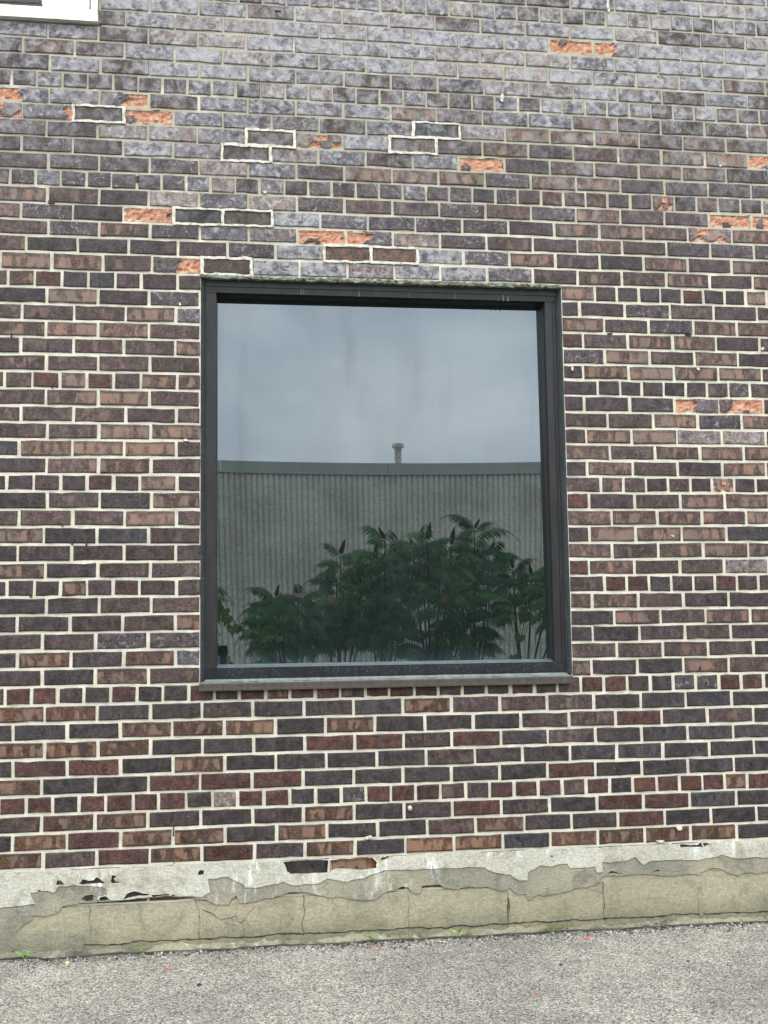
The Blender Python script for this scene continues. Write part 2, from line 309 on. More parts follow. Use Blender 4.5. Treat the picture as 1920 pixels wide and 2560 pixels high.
CODES = {  # course: [(x of the first brick's centre in the photo, one letter per brick), ...]
-8:[(1300,'GGGGG')], -7:[(900,'gGgmmgGGP')], -6:[(650,'dgggggPggPggdPddPPPgcggd')], -5:[(307,'gGgmPPPmggGPd')],
-4:[(278,'dgPPGPGGGGSlGGGg')], -3:[(58,'ggmPPGGgGPPPgGGGGGg')], -2:[(26,'dbmgGPgggPPPGgPgbm')], -1:[(60,'dgmGGggmwwPPGgmgd')],
0:[(13,'ddgdddddggcPgPddmgmdmgdGggggwgGmddr')], 1:[(60,'lgRmggggbmggbdwwb')], 2:[(26,'sqnSggwdgKPbbbmbm')], 3:[(56,'wdPPgnsGNmbdmmbBl')],
4:[(25,'dwdGgnPgmgSdmmbbd')], 5:[(60,'dwwwPgmbbBwbbdddd')], 6:[(11,'mwgwwwwwgPdgdwwwwgwwcwmrrrddskbwkP')], 7:[(60,'bmkPgPwmmwbwbmmSS')],
8:[(25,'bwkSKnGgwwwdbbbsb')], 9:[(60,'mwbwgPSlPwmdbmwww')], 10:[(30,'bkkddwGNNGgbmkbdb')], 11:[(65,'BbmRnGGPGGgmbmbd')],
12:[(8,'moedcddmg'.replace('e','r')),(1440,'BddddrkdBdd')], 13:[(56,'kBdw'),(1429,'ddwmdd')], 14:[(26,'mmmBg'),(1456,'bmwbb')], 15:[(56,'bBBm'),(1434,'rmbbd')],
16:[(25,'dmmmb'),(1461,'wBmbd')], 17:[(56,'bmbm'),(1434,'dbBBBm')], 18:[(4,'omrBrmbb'),(1448,'ddddkdmw')], 19:[(56,'mbBm'),(1436,'ddwlS')],
20:[(25,'bmmdm'),(1466,'mmBwB')], 21:[(57,'mmBB'),(1438,'dBBPP')], 22:[(22,'cBBBm'),(1469,'bmbbb')], 23:[(57,'dbbm'),(1440,'dbmdB')],
24:[(6,'dddkrdbd'),(1455,'mbmdbdsdd')], 25:[(57,'kmkb'),(1443,'rdmbb')], 26:[(22,'mmmBm'),(1474,'bbbbB')], 27:[(53,'Bkcm'),(1445,'dBBBc')],
28:[(20,'ddddd'),(1476,'bmbbb')], 29:[(55,'bdmm'),(1449,'rbmmP')], 30:[(6,'dddodrdm'),(1465,'mrrddmrdm')], 31:[(56,'kkmm'),(1451,'obmdd')],
32:[(20,'dkdmo'),(1480,'kbmbb')], 33:[(51,'ddww'),(1454,'dkdmd')], 34:[(20,'dodog'),(1486,'mmmmd')], 35:[(53,'ddbm'),(1456,'bdkbm')],
36:[(45,'rrdkrdkrdrorrmrrrmddrmmrrdcwwrrr')], 37:[(54,'ookkmkkcommbkcccc')], 38:[(14,'kckoookokkkmmrcmc')], 39:[(54,'oookkkrrmrcmkccc')],
40:[(14,'drrkokkkkmkkcckdc')], 41:[(51,'okkrrrkkckkrkkcd')], 42:[(31,'rrkrrrrkPrrkkwrrrmdrrrmrkrrrrork')], 43:[(50,'moodkdokdrmkrrck')],
44:[(14,'korookokkmokkrkkk')], 45:[(52,'omrordokOOcooookr')], 46:[(764,'kOk')], 47:[]}
VAL = {  # base colour, (efflorescence, flashing, crazing)
'k':((.027,.022,.022),(.04,.05,.1)),'d':((.034,.024,.025),(.08,.15,.1)),'m':((.045,.031,.029),(.10,.40,.1)),'b':((.056,.037,.032),(.08,.70,.15)),
'B':((.066,.043,.035),(.06,1.0,.2)),'o':((.056,.031,.020),(.03,.7,.1)),'O':((.075,.036,.018),(0.,1.0,.1)),'r':((.048,.022,.018),(.05,.15,.15)),
'c':((.030,.027,.029),(.28,.1,.1)),'g':((.058,.052,.060),(.66,.15,.25)),'G':((.085,.083,.096),(1.0,.1,.3)),'P':((.105,.082,.076),(.66,.5,.4)),
'w':((.040,.031,.033),(.36,.2,1.0)),'n':((.036,.027,.022),(0.,.12,0.)),'K':((.018,.020,.020),(0.,0.,0.)),'N':((.066,.040,.032),(0.,.3,0.)),
'S':((.06,.04,.035),(.2,.3,.3)),'l':((.07,.055,.06),(.6,.3,.4)),'R':((.05,.042,.045),(.45,.3,.3)),'q':((.05,.045,.05),(.5,.3,.3)),'s':((.09,.06,.055),(.35,.7,.7)),
'.':((.042,.031,.031),(.1,.3,.1))}
WIN = (at(501, 1200).x, at(1405.5, 800).x, at(700, 1724).z, at(700, 692).z+.004)          # x0,x1,z0,z1 of the opening
WX0, WX1 = WIN[0], WIN[1]; WZ0 = GZ-35.35*C0; WZ1 = GZ-11*C0-.004
UX1, UZ0 = at(245, 60).x, at(150, 60).z                                                     # upper white window: lower right corner
def opening_cut(x0, x1, z0, z1):
    """trims a brick to what shows beside the two openings"""
    if z0 > UZ0-.035 and x0 < UX1:
        if x1 > UX1+.03: return (UX1+.002, x1)
        return None
    if z1 < WZ1+.03 and z0 > WZ0-.03:
        if x1 <= WX0+.012: return (x0, min(x1, WX0))
        if x0 >= WX1-.012: return (max(x0, WX1), x1)
        if x0 < WX0-.03: return (x0, WX0)
        if x1 > WX1+.03: return (WX1, x1)
        return None
    return (x0, x1)
XMIN, XMAX = -5.0, 9.0
bricks = []
def course(j):
    hdr = (j % 6 == 0); b = B0/2 if hdr else B0
    if j in LEFT:
        yl = (Lj[j-1]+Lj[j])/2; L = [at(v/3.458, yl).x for v in LEFT[j]]
    else: L = []
    if j in RIGHT and (j in Rj and j-1 in Rj or j == -6 or j == -7):
        yr = (Rj.get(j-1, Rj.get(j, 94)-37 if j in Rj else 20)+Rj.get(j, 58))/2; R = [at(1680+v/3.458, yr).x for v in RIGHT[j]]
    else: R = []
    if not L and not R:
        ph = (0 if j % 2 else b/2) if not hdr else 0; L = [ph+random.uniform(-.004, .004)]
    if L and R:
        n = max(1, round((R[0]-L[-1])/b)); mid = [L[-1]+(R[0]-L[-1])*k/n + random.uniform(-.0018, .0018) for k in range(1, n)]
        if hdr and 12 <= j <= 30:
            mid = [x for x in mid if x < WX0-.29 or x > WX1+.20]
            mid = [x for x in mid if x < WX0] + [WX0-.240, WX0-.094, WX0, WX1, WX1+.151] + [x for x in mid if x > WX1]
            a = [x for x in mid if x < WX0-.245]; q = L+a; q = [x for x in q if x < WX0-.29]
            # re-space the headers left of the closer evenly
            nn = max(1, round((WX0-.240-q[0])/b)); q = [q[0]+(WX0-.240-q[0])*k/nn for k in range(nn)]
            rr = [x for x in mid if x > WX1+.20]+R; nn = max(1, round((rr[-1]-WX1-.151)/b)); rr = [WX1+.151+(rr[-1]-WX1-.151)*k/nn for k in range(1, nn+1)]
            J = q+[WX0-.240, WX0-.094, WX0, WX1, WX1+.151]+rr
        else: J = L+mid+R
    else: J = L+R
    while J[0] > XMIN: J.insert(0, J[0]-b)
    while J[-1] < XMAX: J.append(J[-1]+b)
    row = []
    for x0, x1 in zip(J[:-1], J[1:]):
        zc = (x0+x1)/2; t, u = zj(j-1, zc), zj(j, zc)
        if x0 >= WX0-.01 and x1 <= WX1+.01 and 12 <= j <= 35: continue
        cut = opening_cut(x0, x1, u, t)
        if cut is None: continue
        row.append([cut[0], cut[1], u, t, x0, x1])
    return row
for j in range(-26, 52):
    row = course(j); info = []
    for r in row:
        c = Vector(((r[0]+r[1])/2, 0, (r[2]+r[3])/2)); p = px(c); info.append(p)
    code = ['.']*len(row)
    for start, s in CODES.get(j, []):
        k = min(range(len(row)), key=lambda i: abs(info[i][0]-start))
        for ch in s:
            if k < len(row): code[k] = ch; k += 1
    for i, r in enumerate(row):
        if code[i] == '.':
            y = info[i][1]
            if j < -3: code[i] = random.choice('gGGPgm')
            elif y < 700: code[i] = random.choice('mbdwg')
            else: code[i] = random.choice('dmbkrm')
        on = -60 < info[i][0] < 1980 and -60 < info[i][1] < 2280
        bricks.append(dict(j=j, x0=r[0], x1=r[1], z0=r[2], z1=r[3], p=info[i], c=code[i], on=on, jl=r[0] != r[4], jr=r[1] != r[5], hdr=j % 6 == 0))

def brick_geo(mb, B):
    rnd = random.Random(hash((B['j'], round(B['x0'], 3))) & 0xffff); up = max(0., min(1., (B['p'][1]-0)/900))
    hb = .0058 - (1-up)*.0012; hh = .0052-(1-up)*.0016
    if B['c'] in 'nKN': hb += .0008; hh += .0015
    x0 = B['x0']+(.001 if B['jl'] else hh); x1 = B['x1']-(.001 if B['jr'] else hh)
    if abs(B['x0']-WX1) < .013 and 12 <= B['j'] <= 35: x0 = B['x0']+.001
    if abs(B['x1']-WX0) < .013 and 12 <= B['j'] <= 35: x1 = B['x1']-.001
    z0, z1 = B['z0']+hb, B['z1']-hb
    z0 += rnd.uniform(-.0018, .0016); z1 += rnd.uniform(-.0016, .0018); tilt = rnd.uniform(-.0022, .0022); x0 += rnd.uniform(-.0018, .0015); x1 += rnd.uniform(-.0015, .0018)
    y = rnd.uniform(-.0018, .0012); ty = rnd.uniform(-.001, .001)
    base, pa = VAL[B['c']]; k = .90*rnd.uniform(.78, 1.20)*(1.0 if B['p'][1] < 1300 else .90); w = rnd.uniform(-.05, .05)
    base = (base[0]*k*(1+w), base[1]*k, base[2]*k*(1-w))
    hi = max(0, (650-B['p'][1])/650)
    pa = (min(1, pa[0]+(.22*hi if B['c'] not in 'nKN' else 0)+rnd.uniform(-.05, .05)), pa[1], pa[2])
    seed = rnd.random(); wd, ht = x1-x0, z1-z0
    if not B['on']:
        mb.add([(x0, y, z0), (x1, y, z0), (x1, y, z1), (x0, y, z1), (x0, .03, z0), (x1, .03, z0), (x1, .03, z1), (x0, .03, z1)],
               [(0, 1, 2, 3), (1, 5, 6, 2), (5, 4, 7, 6), (4, 0, 3, 7), (3, 2, 6, 7), (4, 5, 1, 0)], cd=base, pa=pa, eg=0.0, sp=0.0,
               tx=[(seed*37+u, v, seed*11) for u, v in ((0, 0), (wd, 0), (wd, ht), (0, ht))*2]); return
    back = .055
    sp = {'S': lambda u, v: 1 if noise.noise(Vector((u*3, v*1.5, seed*20))) > -.28-.3*min(u, 1-u, .3) else 0, 'l': lambda u, v: 1 if u < .45+.22*noise.noise(Vector((v*2.5, seed*9, 1))) else 0, 'R': lambda u, v: 1 if u > .52+.22*noise.noise(Vector((v*2.5, seed*9, 1))) else 0,
          'q': lambda u, v: 1 if u > .88+.06*math.sin(7*v) else 0, 's': lambda u, v: 1 if v+.3*math.sin(u*13+seed*9) < .12 or (abs(u-.25-.5*seed) < .12 and v > .5) else 0}.get(B['c'])
    def P(u, v, yy):  # brick-local unit coordinates to the wall
        return (x0+u*wd, yy+ty*(u-.5), z0+v*ht+tilt*(u-.5))
    nx = 4 if wd > .13 else 3
    if sp is None:
        pts = [(i/nx, 0) for i in range(nx)]+[(1, 0)]+[(1-i/nx, 1) for i in range(nx)]+[(0, 1)]
        n = len(pts); V = []; T = []; E = []
        for ring in range(3):
            for (u, v) in pts:
                ju, jv = rnd.uniform(-.0015, .0015)/wd, rnd.uniform(-.0014, .0014)/ht
                if rnd.random() < .06 and ring == 1: jv += (-.0025 if v > .5 else .0025)/ht
                ins = .0036 if ring == 2 else 0.0
                uu = u+(ins/wd if u == 0 else -ins/wd if u == 1 else 0)+(ju if ring else 0); vv = v+(ins/ht if v == 0 else -ins/ht)+(jv if ring else 0)
                if ring < 2: 
                    rx = .0016/wd if (u in (0, 1)) else 0; uu += rx if u == 0 else -rx
                V.append(P(uu, vv, (back, y+.0022, y)[ring])); T.append((seed*37+uu*wd, vv*ht, seed*11)); E.append((1.0, 1.0, 0.0)[ring])
        Fs = [(r*n+i, (r*n+(i+1) % n), (r+1)*n+(i+1) % n, (r+1)*n+i) for r in range(2) for i in range(n)]
        # the face as a strip of quads
        q = 2*n
        for i in range(nx): Fs.append((q+i, q+i+1, q+(2*nx-i), q+(2*nx+1-i)))
        mb.add(V, Fs, cd=base, pa=pa, eg=E, sp=0.0, tx=T); return
    gx, gz = (18, 6) if wd > .13 else (10, 6); V = []; T = []; E = []; S = []; Fs = []
    for b in range(gz+1):
        for a in range(gx+1):
            u, v = a/gx, b/gz; s = float(sp(u, v)); edge = a in (0, gx) or b in (0, gz)
            nn = noise.fractal(Vector((u*wd*70+seed*50, v*ht*70, 1)), 1, 2, 3)
            d = (.007+.005*nn + .005*noise.noise(Vector((u*wd*28+seed*9, v*ht*34, 4)))) * s * (.35 if edge else 1)
            V.append(P(u+(rnd.uniform(-.0015, .0015)/wd if edge else 0), v+(rnd.uniform(-.0015, .0015)/ht if edge else 0), y+d+(.0015 if edge else 0)))
            T.append((seed*37+u*wd, v*ht, seed*11)); E.append(1.0 if edge and not s else 0.0); S.append(s)
    for b in range(gz):
        for a in range(gx): i = b*(gx+1)+a; Fs.append((i, i+1, i+gx+2, i+gx+1))
    ring = [a for a in range(gx+1)]+[b*(gx+1)+gx for b in range(1, gz+1)]+[gz*(gx+1)+a for a in range(gx-1, -1, -1)]+[b*(gx+1) for b in range(gz-1, 0, -1)]
    m0 = len(V)
    for i in ring: v = V[i]; V.append((v[0], back, v[2])); T.append(T[i]); E.append(1.0); S.append(S[i])
    n = len(ring)
    for i in range(n): Fs.append((ring[(i+1) % n], ring[i], m0+i, m0+(i+1) % n))
    mb.add(V, Fs, cd=base, pa=pa, eg=E, sp=S, tx=T)

# ------------------------------------------------------------------ the building
BLD = empty('brick_building', (1.4, 0, 0)); tag(BLD, 'dark brick building wall with a dark framed window and a parged concrete base', 'building')
OFF = Vector((1.4, 0, 0))
def child(mb, name, mat, parent=None, smooth=False, label=None, kind=None):
    mb.v = [(v[0]-OFF.x, v[1], v[2]) for v in mb.v]
    o = mb.build(name, mat, parent or BLD, smooth)
    if label: o['label'] = label
    if kind: o['kind'] = kind
    return o
FZ = GZ-47*C0-.004     # top of the concrete foundation
def poly_sheet(mb, outer, holes, y0, y1, **at_):
    """flat sheet with holes at depth y0, edges running back to y1; loops are (x, z)"""
    loops = [outer]+holes; flat = [Vector((p[0], p[1])) for l in loops for p in l]; E_ = []; k = 0
    for l in loops: E_ += [(k+i, k+(i+1) % len(l)) for i in range(len(l))]; k += len(l)
    vs, es, fs = delaunay_2d_cdt(flat, E_, [], 0, 1e-6)[:3]
    def inside(x, z, l):
        c = False; j = len(l)-1
        for i in range(len(l)):
            xi, zi = l[i][0], l[i][1]; xj, zj_ = l[j][0], l[j][1]
            if (zi > z) != (zj_ > z) and x < (xj-xi)*(z-zi)/(zj_-zi)+xi: c = not c
            j = i
        return c
    bb = [(min(p[0] for p in l), max(p[0] for p in l), min(p[1] for p in l), max(p[1] for p in l)) for l in holes]
    n = len(vs); V = [(p.x, y0, p.y) for p in vs]+[(p.x, y1, p.y) for p in vs]; Fs = []; bd = {}
    for t in fs:
        cx = sum(vs[i].x for i in t)/3; cz = sum(vs[i].y for i in t)/3
        if not inside(cx, cz, outer): continue
        if any(q[0] <= cx <= q[1] and q[2] <= cz <= q[3] and inside(cx, cz, h) for q, h in zip(bb, holes)): continue
        a, b, c = (vs[i] for i in t)
        if (b.x-a.x)*(c.y-a.y)-(b.y-a.y)*(c.x-a.x) < 0: t = tuple(t)[::-1]
        Fs.append(tuple(t))
        for i in range(3):
            e = (t[i], t[(i+1) % 3])
            if (e[1], e[0]) in bd: del bd[(e[1], e[0])]
            else: bd[e] = 1
    for (i, j) in bd: Fs.append((j, i, n+i, n+j))
    return mb.add(V, Fs, **at_)
WZT = 5.4
SPH = [[(B['x0']+.008, B['z0']+.009), (B['x1']-.008, B['z0']+.009), (B['x1']-.008, B['z1']-.009), (B['x0']+.008, B['z1']-.009)] for B in bricks if B['on'] and B['c'] in 'SlRqs' and B['j'] < 46]
wall = poly_sheet(MB(), [(XMIN, FZ), (XMAX, FZ), (XMAX, WZT), (XMIN, WZT)], [[(WX0, WZ0), (WX1, WZ0), (WX1, WZ1), (WX0, WZ1)], [(-2.0, UZ0), (UX1, UZ0), (UX1, UZ0+1.3), (-2.0, UZ0+1.3)]]+SPH, .0042, .26)
WALL = child(wall, 'wall', MAT['mortar'], BLD, label='dark multicoloured brick wall in common bond with cream mortar joints')
mb = MB(); mb.box(XMIN-.2, XMAX+.2, -.03, .3, WZT+.002, WZT+.09); child(mb, 'coping', MAT['white'])
# individual bricks
stuff = MB(); cnt = {}
def area(B):
    return (B['x1']-B['x0'])*(B['z1']-B['z0'])/((CAM-Vector((B['x0'], 0, B['z0']))).length**2)
vis = [B for B in bricks if B['on'] and B['j'] < 46]
st = sorted([B for B in vis if not B['hdr'] and B['c'] not in 'nKNSlRqs' and 0 < B['p'][0] < 1920 and 0 < B['p'][1]], key=area, reverse=True)[:300]
hd = sorted([B for B in vis if B['hdr'] and B['c'] not in 'nKNSlRqs' and 0 < B['p'][0] < 1920 and 0 < B['p'][1]], key=area, reverse=True)[:300]
single = {id(B) for B in st+hd}
for B in bricks:
    if B['on'] and B['c'] in 'nKN': nm, lb = 'replacement_brick', 'plain dark newer brick bedded in fresh white mortar'
    elif B['on'] and B['c'] in 'SlR': nm, lb = 'spalled_brick', 'brick whose face has broken away to raw orange clay'
    elif B['on'] and B['c'] in 'qs': nm, lb = 'chipped_brick', 'brick with small orange chips on its face'
    elif id(B) in single: nm, lb = ('header_brick' if B['hdr'] else 'brick'), None
    else:
        if B['j'] < 50: brick_geo(stuff, B)
        continue
    mb = MB(); brick_geo(mb, B); child(mb, nm, MAT['brick'], WALL, label=lb)
child(stuff, 'further_bricks', MAT['brick'], WALL, kind='stuff')
# fresh mortar round the replacement bricks
def rough_loop(pts, amp, step=.012, rnd=random, closed=True):
    outp = []; n = len(pts)
    for i in range(n if closed else n-1):
        a, b = pts[i], pts[(i+1) % n]; L = math.hypot(b[0]-a[0], b[1]-a[1]); k = max(1, int(L/step))
        for s in range(k):
            t = s/k; x, z = a[0]+(b[0]-a[0])*t, a[1]+(b[1]-a[1])*t
            j = noise.fractal(Vector((x*28, z*28, 3.1)), 1, 2, 5); j2 = noise.fractal(Vector((x*28, z*28, 9.7)), 1, 2, 5)
            outp.append((x+j*amp*1.3, z+j2*amp*1.3))
    if not closed: outp.append(pts[-1])
    return outp
for B in bricks:
    if B['on'] and B['c'] in 'nKN':
        q1, q2, q3, q4 = (random.uniform(-.0035, .0045) for _ in range(4))
        o = rough_loop([(B['x0']-.005-q1, B['z0']-.004-q2), (B['x1']+.005+q3, B['z0']-.003-q2*.3), (B['x1']+.004+q3*.4, B['z1']+.004+q4), (B['x0']-.006-q1*.3, B['z1']+.004+q4*.5)], .0034, .005)
        i = rough_loop([(B['x0']+.0062, B['z0']+.0060), (B['x1']-.0062, B['z0']+.0060), (B['x1']-.0062, B['z1']-.0060), (B['x0']+.0062, B['z1']-.0060)], .0032)
        yj = random.uniform(-.0045, -.0035)
        child(poly_sheet(MB(), o, [i], yj, .01), 'fresh_mortar', MAT['fresh'], WALL)
# small mortar dabs and drips on the brick faces
for (x, y, w, h) in ((1697, 2068, 9, 7), (921, 2094, 11, 4), (1650, 2103, 12, 3), (1430, 922, 3, 6), (466, 1102, 8, 3), (1906, 872, 4, 4), (1745, 922, 4, 5), (1680, 1340, 4, 3), (1520, 16, 4, 22), (1800, 415, 3, 4), (655, 408, 9, 3), (1255, 245, 5, 14), (450, 760, 3, 5), (660, 480, 4, 3)):
    a = at(x, y); r = 1/650
    loop = rough_loop([(a.x+w*r*math.cos(t*.785), a.z+h*r*math.sin(t*.785)) for t in range(8)], .0045, .004)
    child(poly_sheet(MB(), loop, [], -.006, .01), 'mortar_dab', MAT['fresh'], WALL)
# dark nail holes and rust runs in the joints
for (x, y, w, h) in ((434, 2075, 1.5, 15), (435, 2140, .8, 20), (29, 838, 1.5, 6), (131, 965, 1.5, 6), (156, 1312, 2, 3), (180, 1358, 2, 5), (216, 1359, 2, 5), (77, 1490, 3, 3), (128, 505, 8, 4), (343, 448, 3, 8), (1525, 834, 7, 1.5), (1720, 838, 8, 2), (695, 23+5, 9, 2), (1658, 29, 9, 2), (250, 55, 3, 10)):
    a = at(x, y); r = 1/650
    child(poly_sheet(MB(), rough_loop([(a.x-w*r, a.z-h*r), (a.x+w*r, a.z-h*r), (a.x+w*r, a.z+h*r), (a.x-w*r, a.z+h*r)], .0012, .004), [], .0012 if h > 8 else -.003, .01), 'joint_hole', MAT['crack'], WALL)

# --- foundation, parge and patches (outlines in photo pixels)
def Z1(l): return [(x/3.318, 2120+y/3.318) for x, y in l]
def Z2(l): return [(480+x/3.318, 2100+y/3.318) for x, y in l]
def Z3(l): return [(960+x/3.318, 2080+y/3.318) for x, y in l]
def Z4(l): return [(1420+x/3.318, 2050+y/3.318) for x, y in l]
def W2(l, Y=0.): return [(lambda p: (p.x, p.z))(at(x, y, Y)) for x, y in l]
def ground_z(x): 
    gl, gr = at(0, 2402, -.06), at(1920, 2304, -.06); s = (gr.z-gl.z)/(gr.x-gl.x)
    xx = max(-1.5, min(4.5, x)); return gl.z+s*(xx-gl.x)
FND = child(poly_sheet(MB(), [(XMIN, -.3), (XMAX, -.3), (XMAX, FZ+.034), (2.2, FZ+.034), (2.15, FZ-.0005), (XMIN, FZ-.0005)], [], -.004, .0032), 'foundation', MAT['tan_render'], BLD, label='tan rendered concrete foundation with hairline cracks')
HOLES = [Z1(h) for h in (
 [(480,225),(486,262),(510,268),(540,300),(470,305),(470,285),(480,262)], [(308,345),(345,345),(330,362)],
 [(662,290),(690,255),(740,265),(780,262),(805,240),(830,250),(872,290),(760,290),(690,297)], [(920,270),(935,220),(970,230),(945,250),(960,270),(1010,275),(975,285),(930,288)],
 [(678,415),(710,390),(775,385),(810,405),(805,430),(730,440),(690,430)], [(824,410),(875,395),(912,422),(870,432),(828,436)],
 [(1022,420),(1060,375),(1110,352),(1180,370),(1236,377),(1236,388),(1150,393),(1080,406),(1030,421)], [(1258,385),(1400,376),(1412,388),(1300,397),(1272,410)], [(1422,388),(1440,380),(1460,391),(1430,394)])]
HOLES += [Z2(h) for h in ([(50,255),(70,243),(100,250),(98,285),(50,288)], [(755,175),(900,165),(1060,158),(1125,165),(1125,268),(1000,275),(870,275),(820,285),(785,260),(780,225)],
 [(1142,165),(1250,150),(1300,153),(1400,140),(1490,140),(1530,180),(1525,230),(1400,248),(1280,232),(1180,240),(1142,262)], [(1560,140),(1650,134),(1600,160),(1562,165)])]
HOLES += [Z3(h) for h in ([(10,200),(90,192),(20,215),(2,226)], [(1375,192),(1395,190),(1390,210)], [(1386,235),(1405,232),(1405,245)])]
HOLES += [Z4(h) for h in ([(245,222),(290,220),(262,232)], [(920,200),(950,195),(1000,205),(1060,200),(1080,185),(1098,184),(1112,222),(1060,222),(985,218),(925,225)], [(1108,184),(1150,185),(1165,200),(1140,215),(1120,221)],
 [(305,452),(350,420),(400,428),(450,446),(380,447)], [(700,430),(725,410),(755,408),(750,428)], [(1150,408),(1190,395),(1245,398),(1248,404),(1170,405)])]
HOLESW = [rough_loop(W2(h), .0016, .006) for h in HOLES]
LOW = Z1([(690,850),(700,800),(700,730),(650,720),(600,690),(550,680),(430,680),(350,712),(200,700),(120,700),(200,630),(270,590),(265,560),(340,568),(400,565),(470,540),(520,490),(600,465),(680,452),(740,455),(1000,436),(1200,416),(1400,402)]) + Z2([(20,478),(100,490),(200,535),(310,535),(330,490),(370,460),(390,525),(500,510),(560,495),(700,470),(800,440),(910,430),(990,435),(1040,455),(1150,475),(1220,465),(1300,490),(1420,500),(1510,495),(1560,460)]) \
 + Z3([(0,505),(80,485),(140,452),(205,455),(230,500),(270,520),(310,490),(315,447),(450,440),(500,460),(620,475),(640,460),(860,455),(900,470),(1000,490),(1040,460),(1080,500),(1110,520),(1170,510),(1190,555),(1215,562),(1280,515),(1330,535),(1390,520),(1520,488)]) \
 + Z4([(0,588),(60,565),(220,545),(270,515),(280,480),(310,462),(450,462),(620,448),(860,462),(1000,447),(1080,455),(1130,418),(1180,411),(1270,412),(1320,440),(1420,460),(1430,440),(1520,435),(1600,445),(1659,430)])
LIGHT = Z1([(-20,500),(80,490),(180,480),(290,470),(262,420),(250,370),(380,360),(450,375),(480,325),(620,310),(800,318),(885,345),(885,395),(700,438),(900,432),(1000,432),(1400,398),(1600,402)]) + Z2([(90,470),(150,430),(130,330),(300,312),(420,372),(440,392),(560,397),(640,380),(760,345),(840,380),(930,370),(1050,362),(1120,320),(1300,350),(1400,320)]) \
 + Z3([(0,322),(200,310),(430,305),(560,300),(640,300),(700,287),(820,292),(920,335),(1050,360),(1130,410),(1190,400),(1200,340),(1300,275),(1380,290),(1460,272),(1525,262)]) + Z4([(15,398),(120,402),(225,385),(240,435),(290,430),(290,352),(470,345),(560,312),(620,370),(700,342),(900,332),(1100,330),(1280,290),(1400,320),(1659,310)])
topz = GZ-45*C0-.004
def toprow(x0, x1, dz):
    n = 60; return [(x1+(x0-x1)*k/n, zj(45, x1+(x0-x1)*k/n)+dz+random.uniform(-.0012, .0012)) for k in range(n+1)]
x_l, x_r = XMIN+.01, XMAX-.01
lo = rough_loop(W2(LOW, -.006), .003, .007, closed=False)
outer = [(x_l, .02), (lo[0][0]-.02, .02)] + lo + [(x_r, lo[-1][1])] + toprow(x_l, x_r, -.0075)
child(poly_sheet(MB(), outer, HOLESW, -.0080, .002), 'cement_patch', MAT['grey_patch'], FND, label='rough grey cement patching along the base')
li = rough_loop(W2(LIGHT, -.014), .003, .007, closed=False)
outer = [(x_l, li[0][1])] + li + [(x_r, li[-1][1])] + toprow(x_l, x_r, -.0045)
child(poly_sheet(MB(), outer, HOLESW, -.0112, -.0076), 'parge_coat', MAT['light_parge'], FND, label='pale chipped parge coat showing brick through holes')
st_ = rough_loop(W2(Z4([(1085,550),(1105,545),(1112,590),(1130,602),(1110,615),(1112,690),(1138,740),(1115,800),(1092,800),(1090,740),(1078,640),(1075,570)]), -.006), .002, .006)
child(poly_sheet(MB(), st_, [], -.0065, .0), 'cement_patch', MAT['grey_patch'], FND)
def ribbon(mb, pts, w, y):
    P = rough_loop(pts, .0035, .01, closed=False); V = []; Fs = []
    for i, p in enumerate(P):
        a = Vector(P[max(i-1, 0)]); b = Vector(P[min(i+1, len(P)-1)]); d = (b-a); d = d.normalized() if d.length > 1e-9 else Vector((1, 0)); nn = Vector((-d.y, d.x))
        ww = w*(.35+.65*abs(noise.noise(Vector((p[0]*40, p[1]*40, 0))))*1.8)*(0.3 if i in (0, len(P)-1) else 1)
        V += [(p[0]-nn.x*ww, y, p[1]-nn.y*ww), (p[0]+nn.x*ww, y, p[1]+nn.y*ww)]
    for i in range(len(P)-1): Fs.append((2*i, 2*i+2, 2*i+3, 2*i+1))
    mb.add(V, Fs)
CR = [(Z1([(738,458),(748,520),(742,600),(752,660),(746,745)]), .0014), (Z1([(1610,405),(1635,470),(1650,520),(1648,620),(1652,760)]), .0014), (Z2([(80,580),(150,600),(200,635),(240,660)]), .003), (Z2([(240,660),(300,648),(365,633),(372,640)]), .0035), (Z2([(370,638),(376,680),(412,680),(440,650)]), .003), (Z2([(440,650),(480,605),(540,545)]), .0014),
      (Z2([(415,690),(420,725),(437,760),(432,800),(442,822)]), .0016), (Z2([(230,812),(290,792)]), .0014), (Z2([(920,440),(938,490),(932,560),(930,620),(912,680),(920,740),(925,800)]), .0022), (Z2([(62,600),(66,700),(62,850)]), .0012), (Z3([(195,510),(205,600),(200,700),(206,830)]), .0014), (Z3([(1022,490),(1030,560),(1022,680),(1024,800)]), .003), (Z3([(1035,540),(1040,620),(1032,720)]), .0045), (Z3([(985,662),(1020,680)]), .002),
      (Z4([(285,500),(288,590),(298,680),(300,770),(300,850)]), .003), (Z4([(130,563),(170,580),(220,592),(268,592)]), .0014), (Z4([(1090,800),(1088,812)]), .003), (Z2([(1015,608),(1040,618)]), .002)]
for pts, w in CR:
    mb = MB(); ribbon(mb, W2(pts, -.005), w*.7, -.0052); child(mb, 'crack', MAT['crack'], FND)
chip = rough_loop(W2(Z2([(242,662),(300,650),(364,640),(373,682),(398,688),(350,702),(280,698)]), -.005), .0015, .006)
child(poly_sheet(MB(), chip, [], -.0048, .0), 'cement_patch', MAT['grey_patch'], FND)
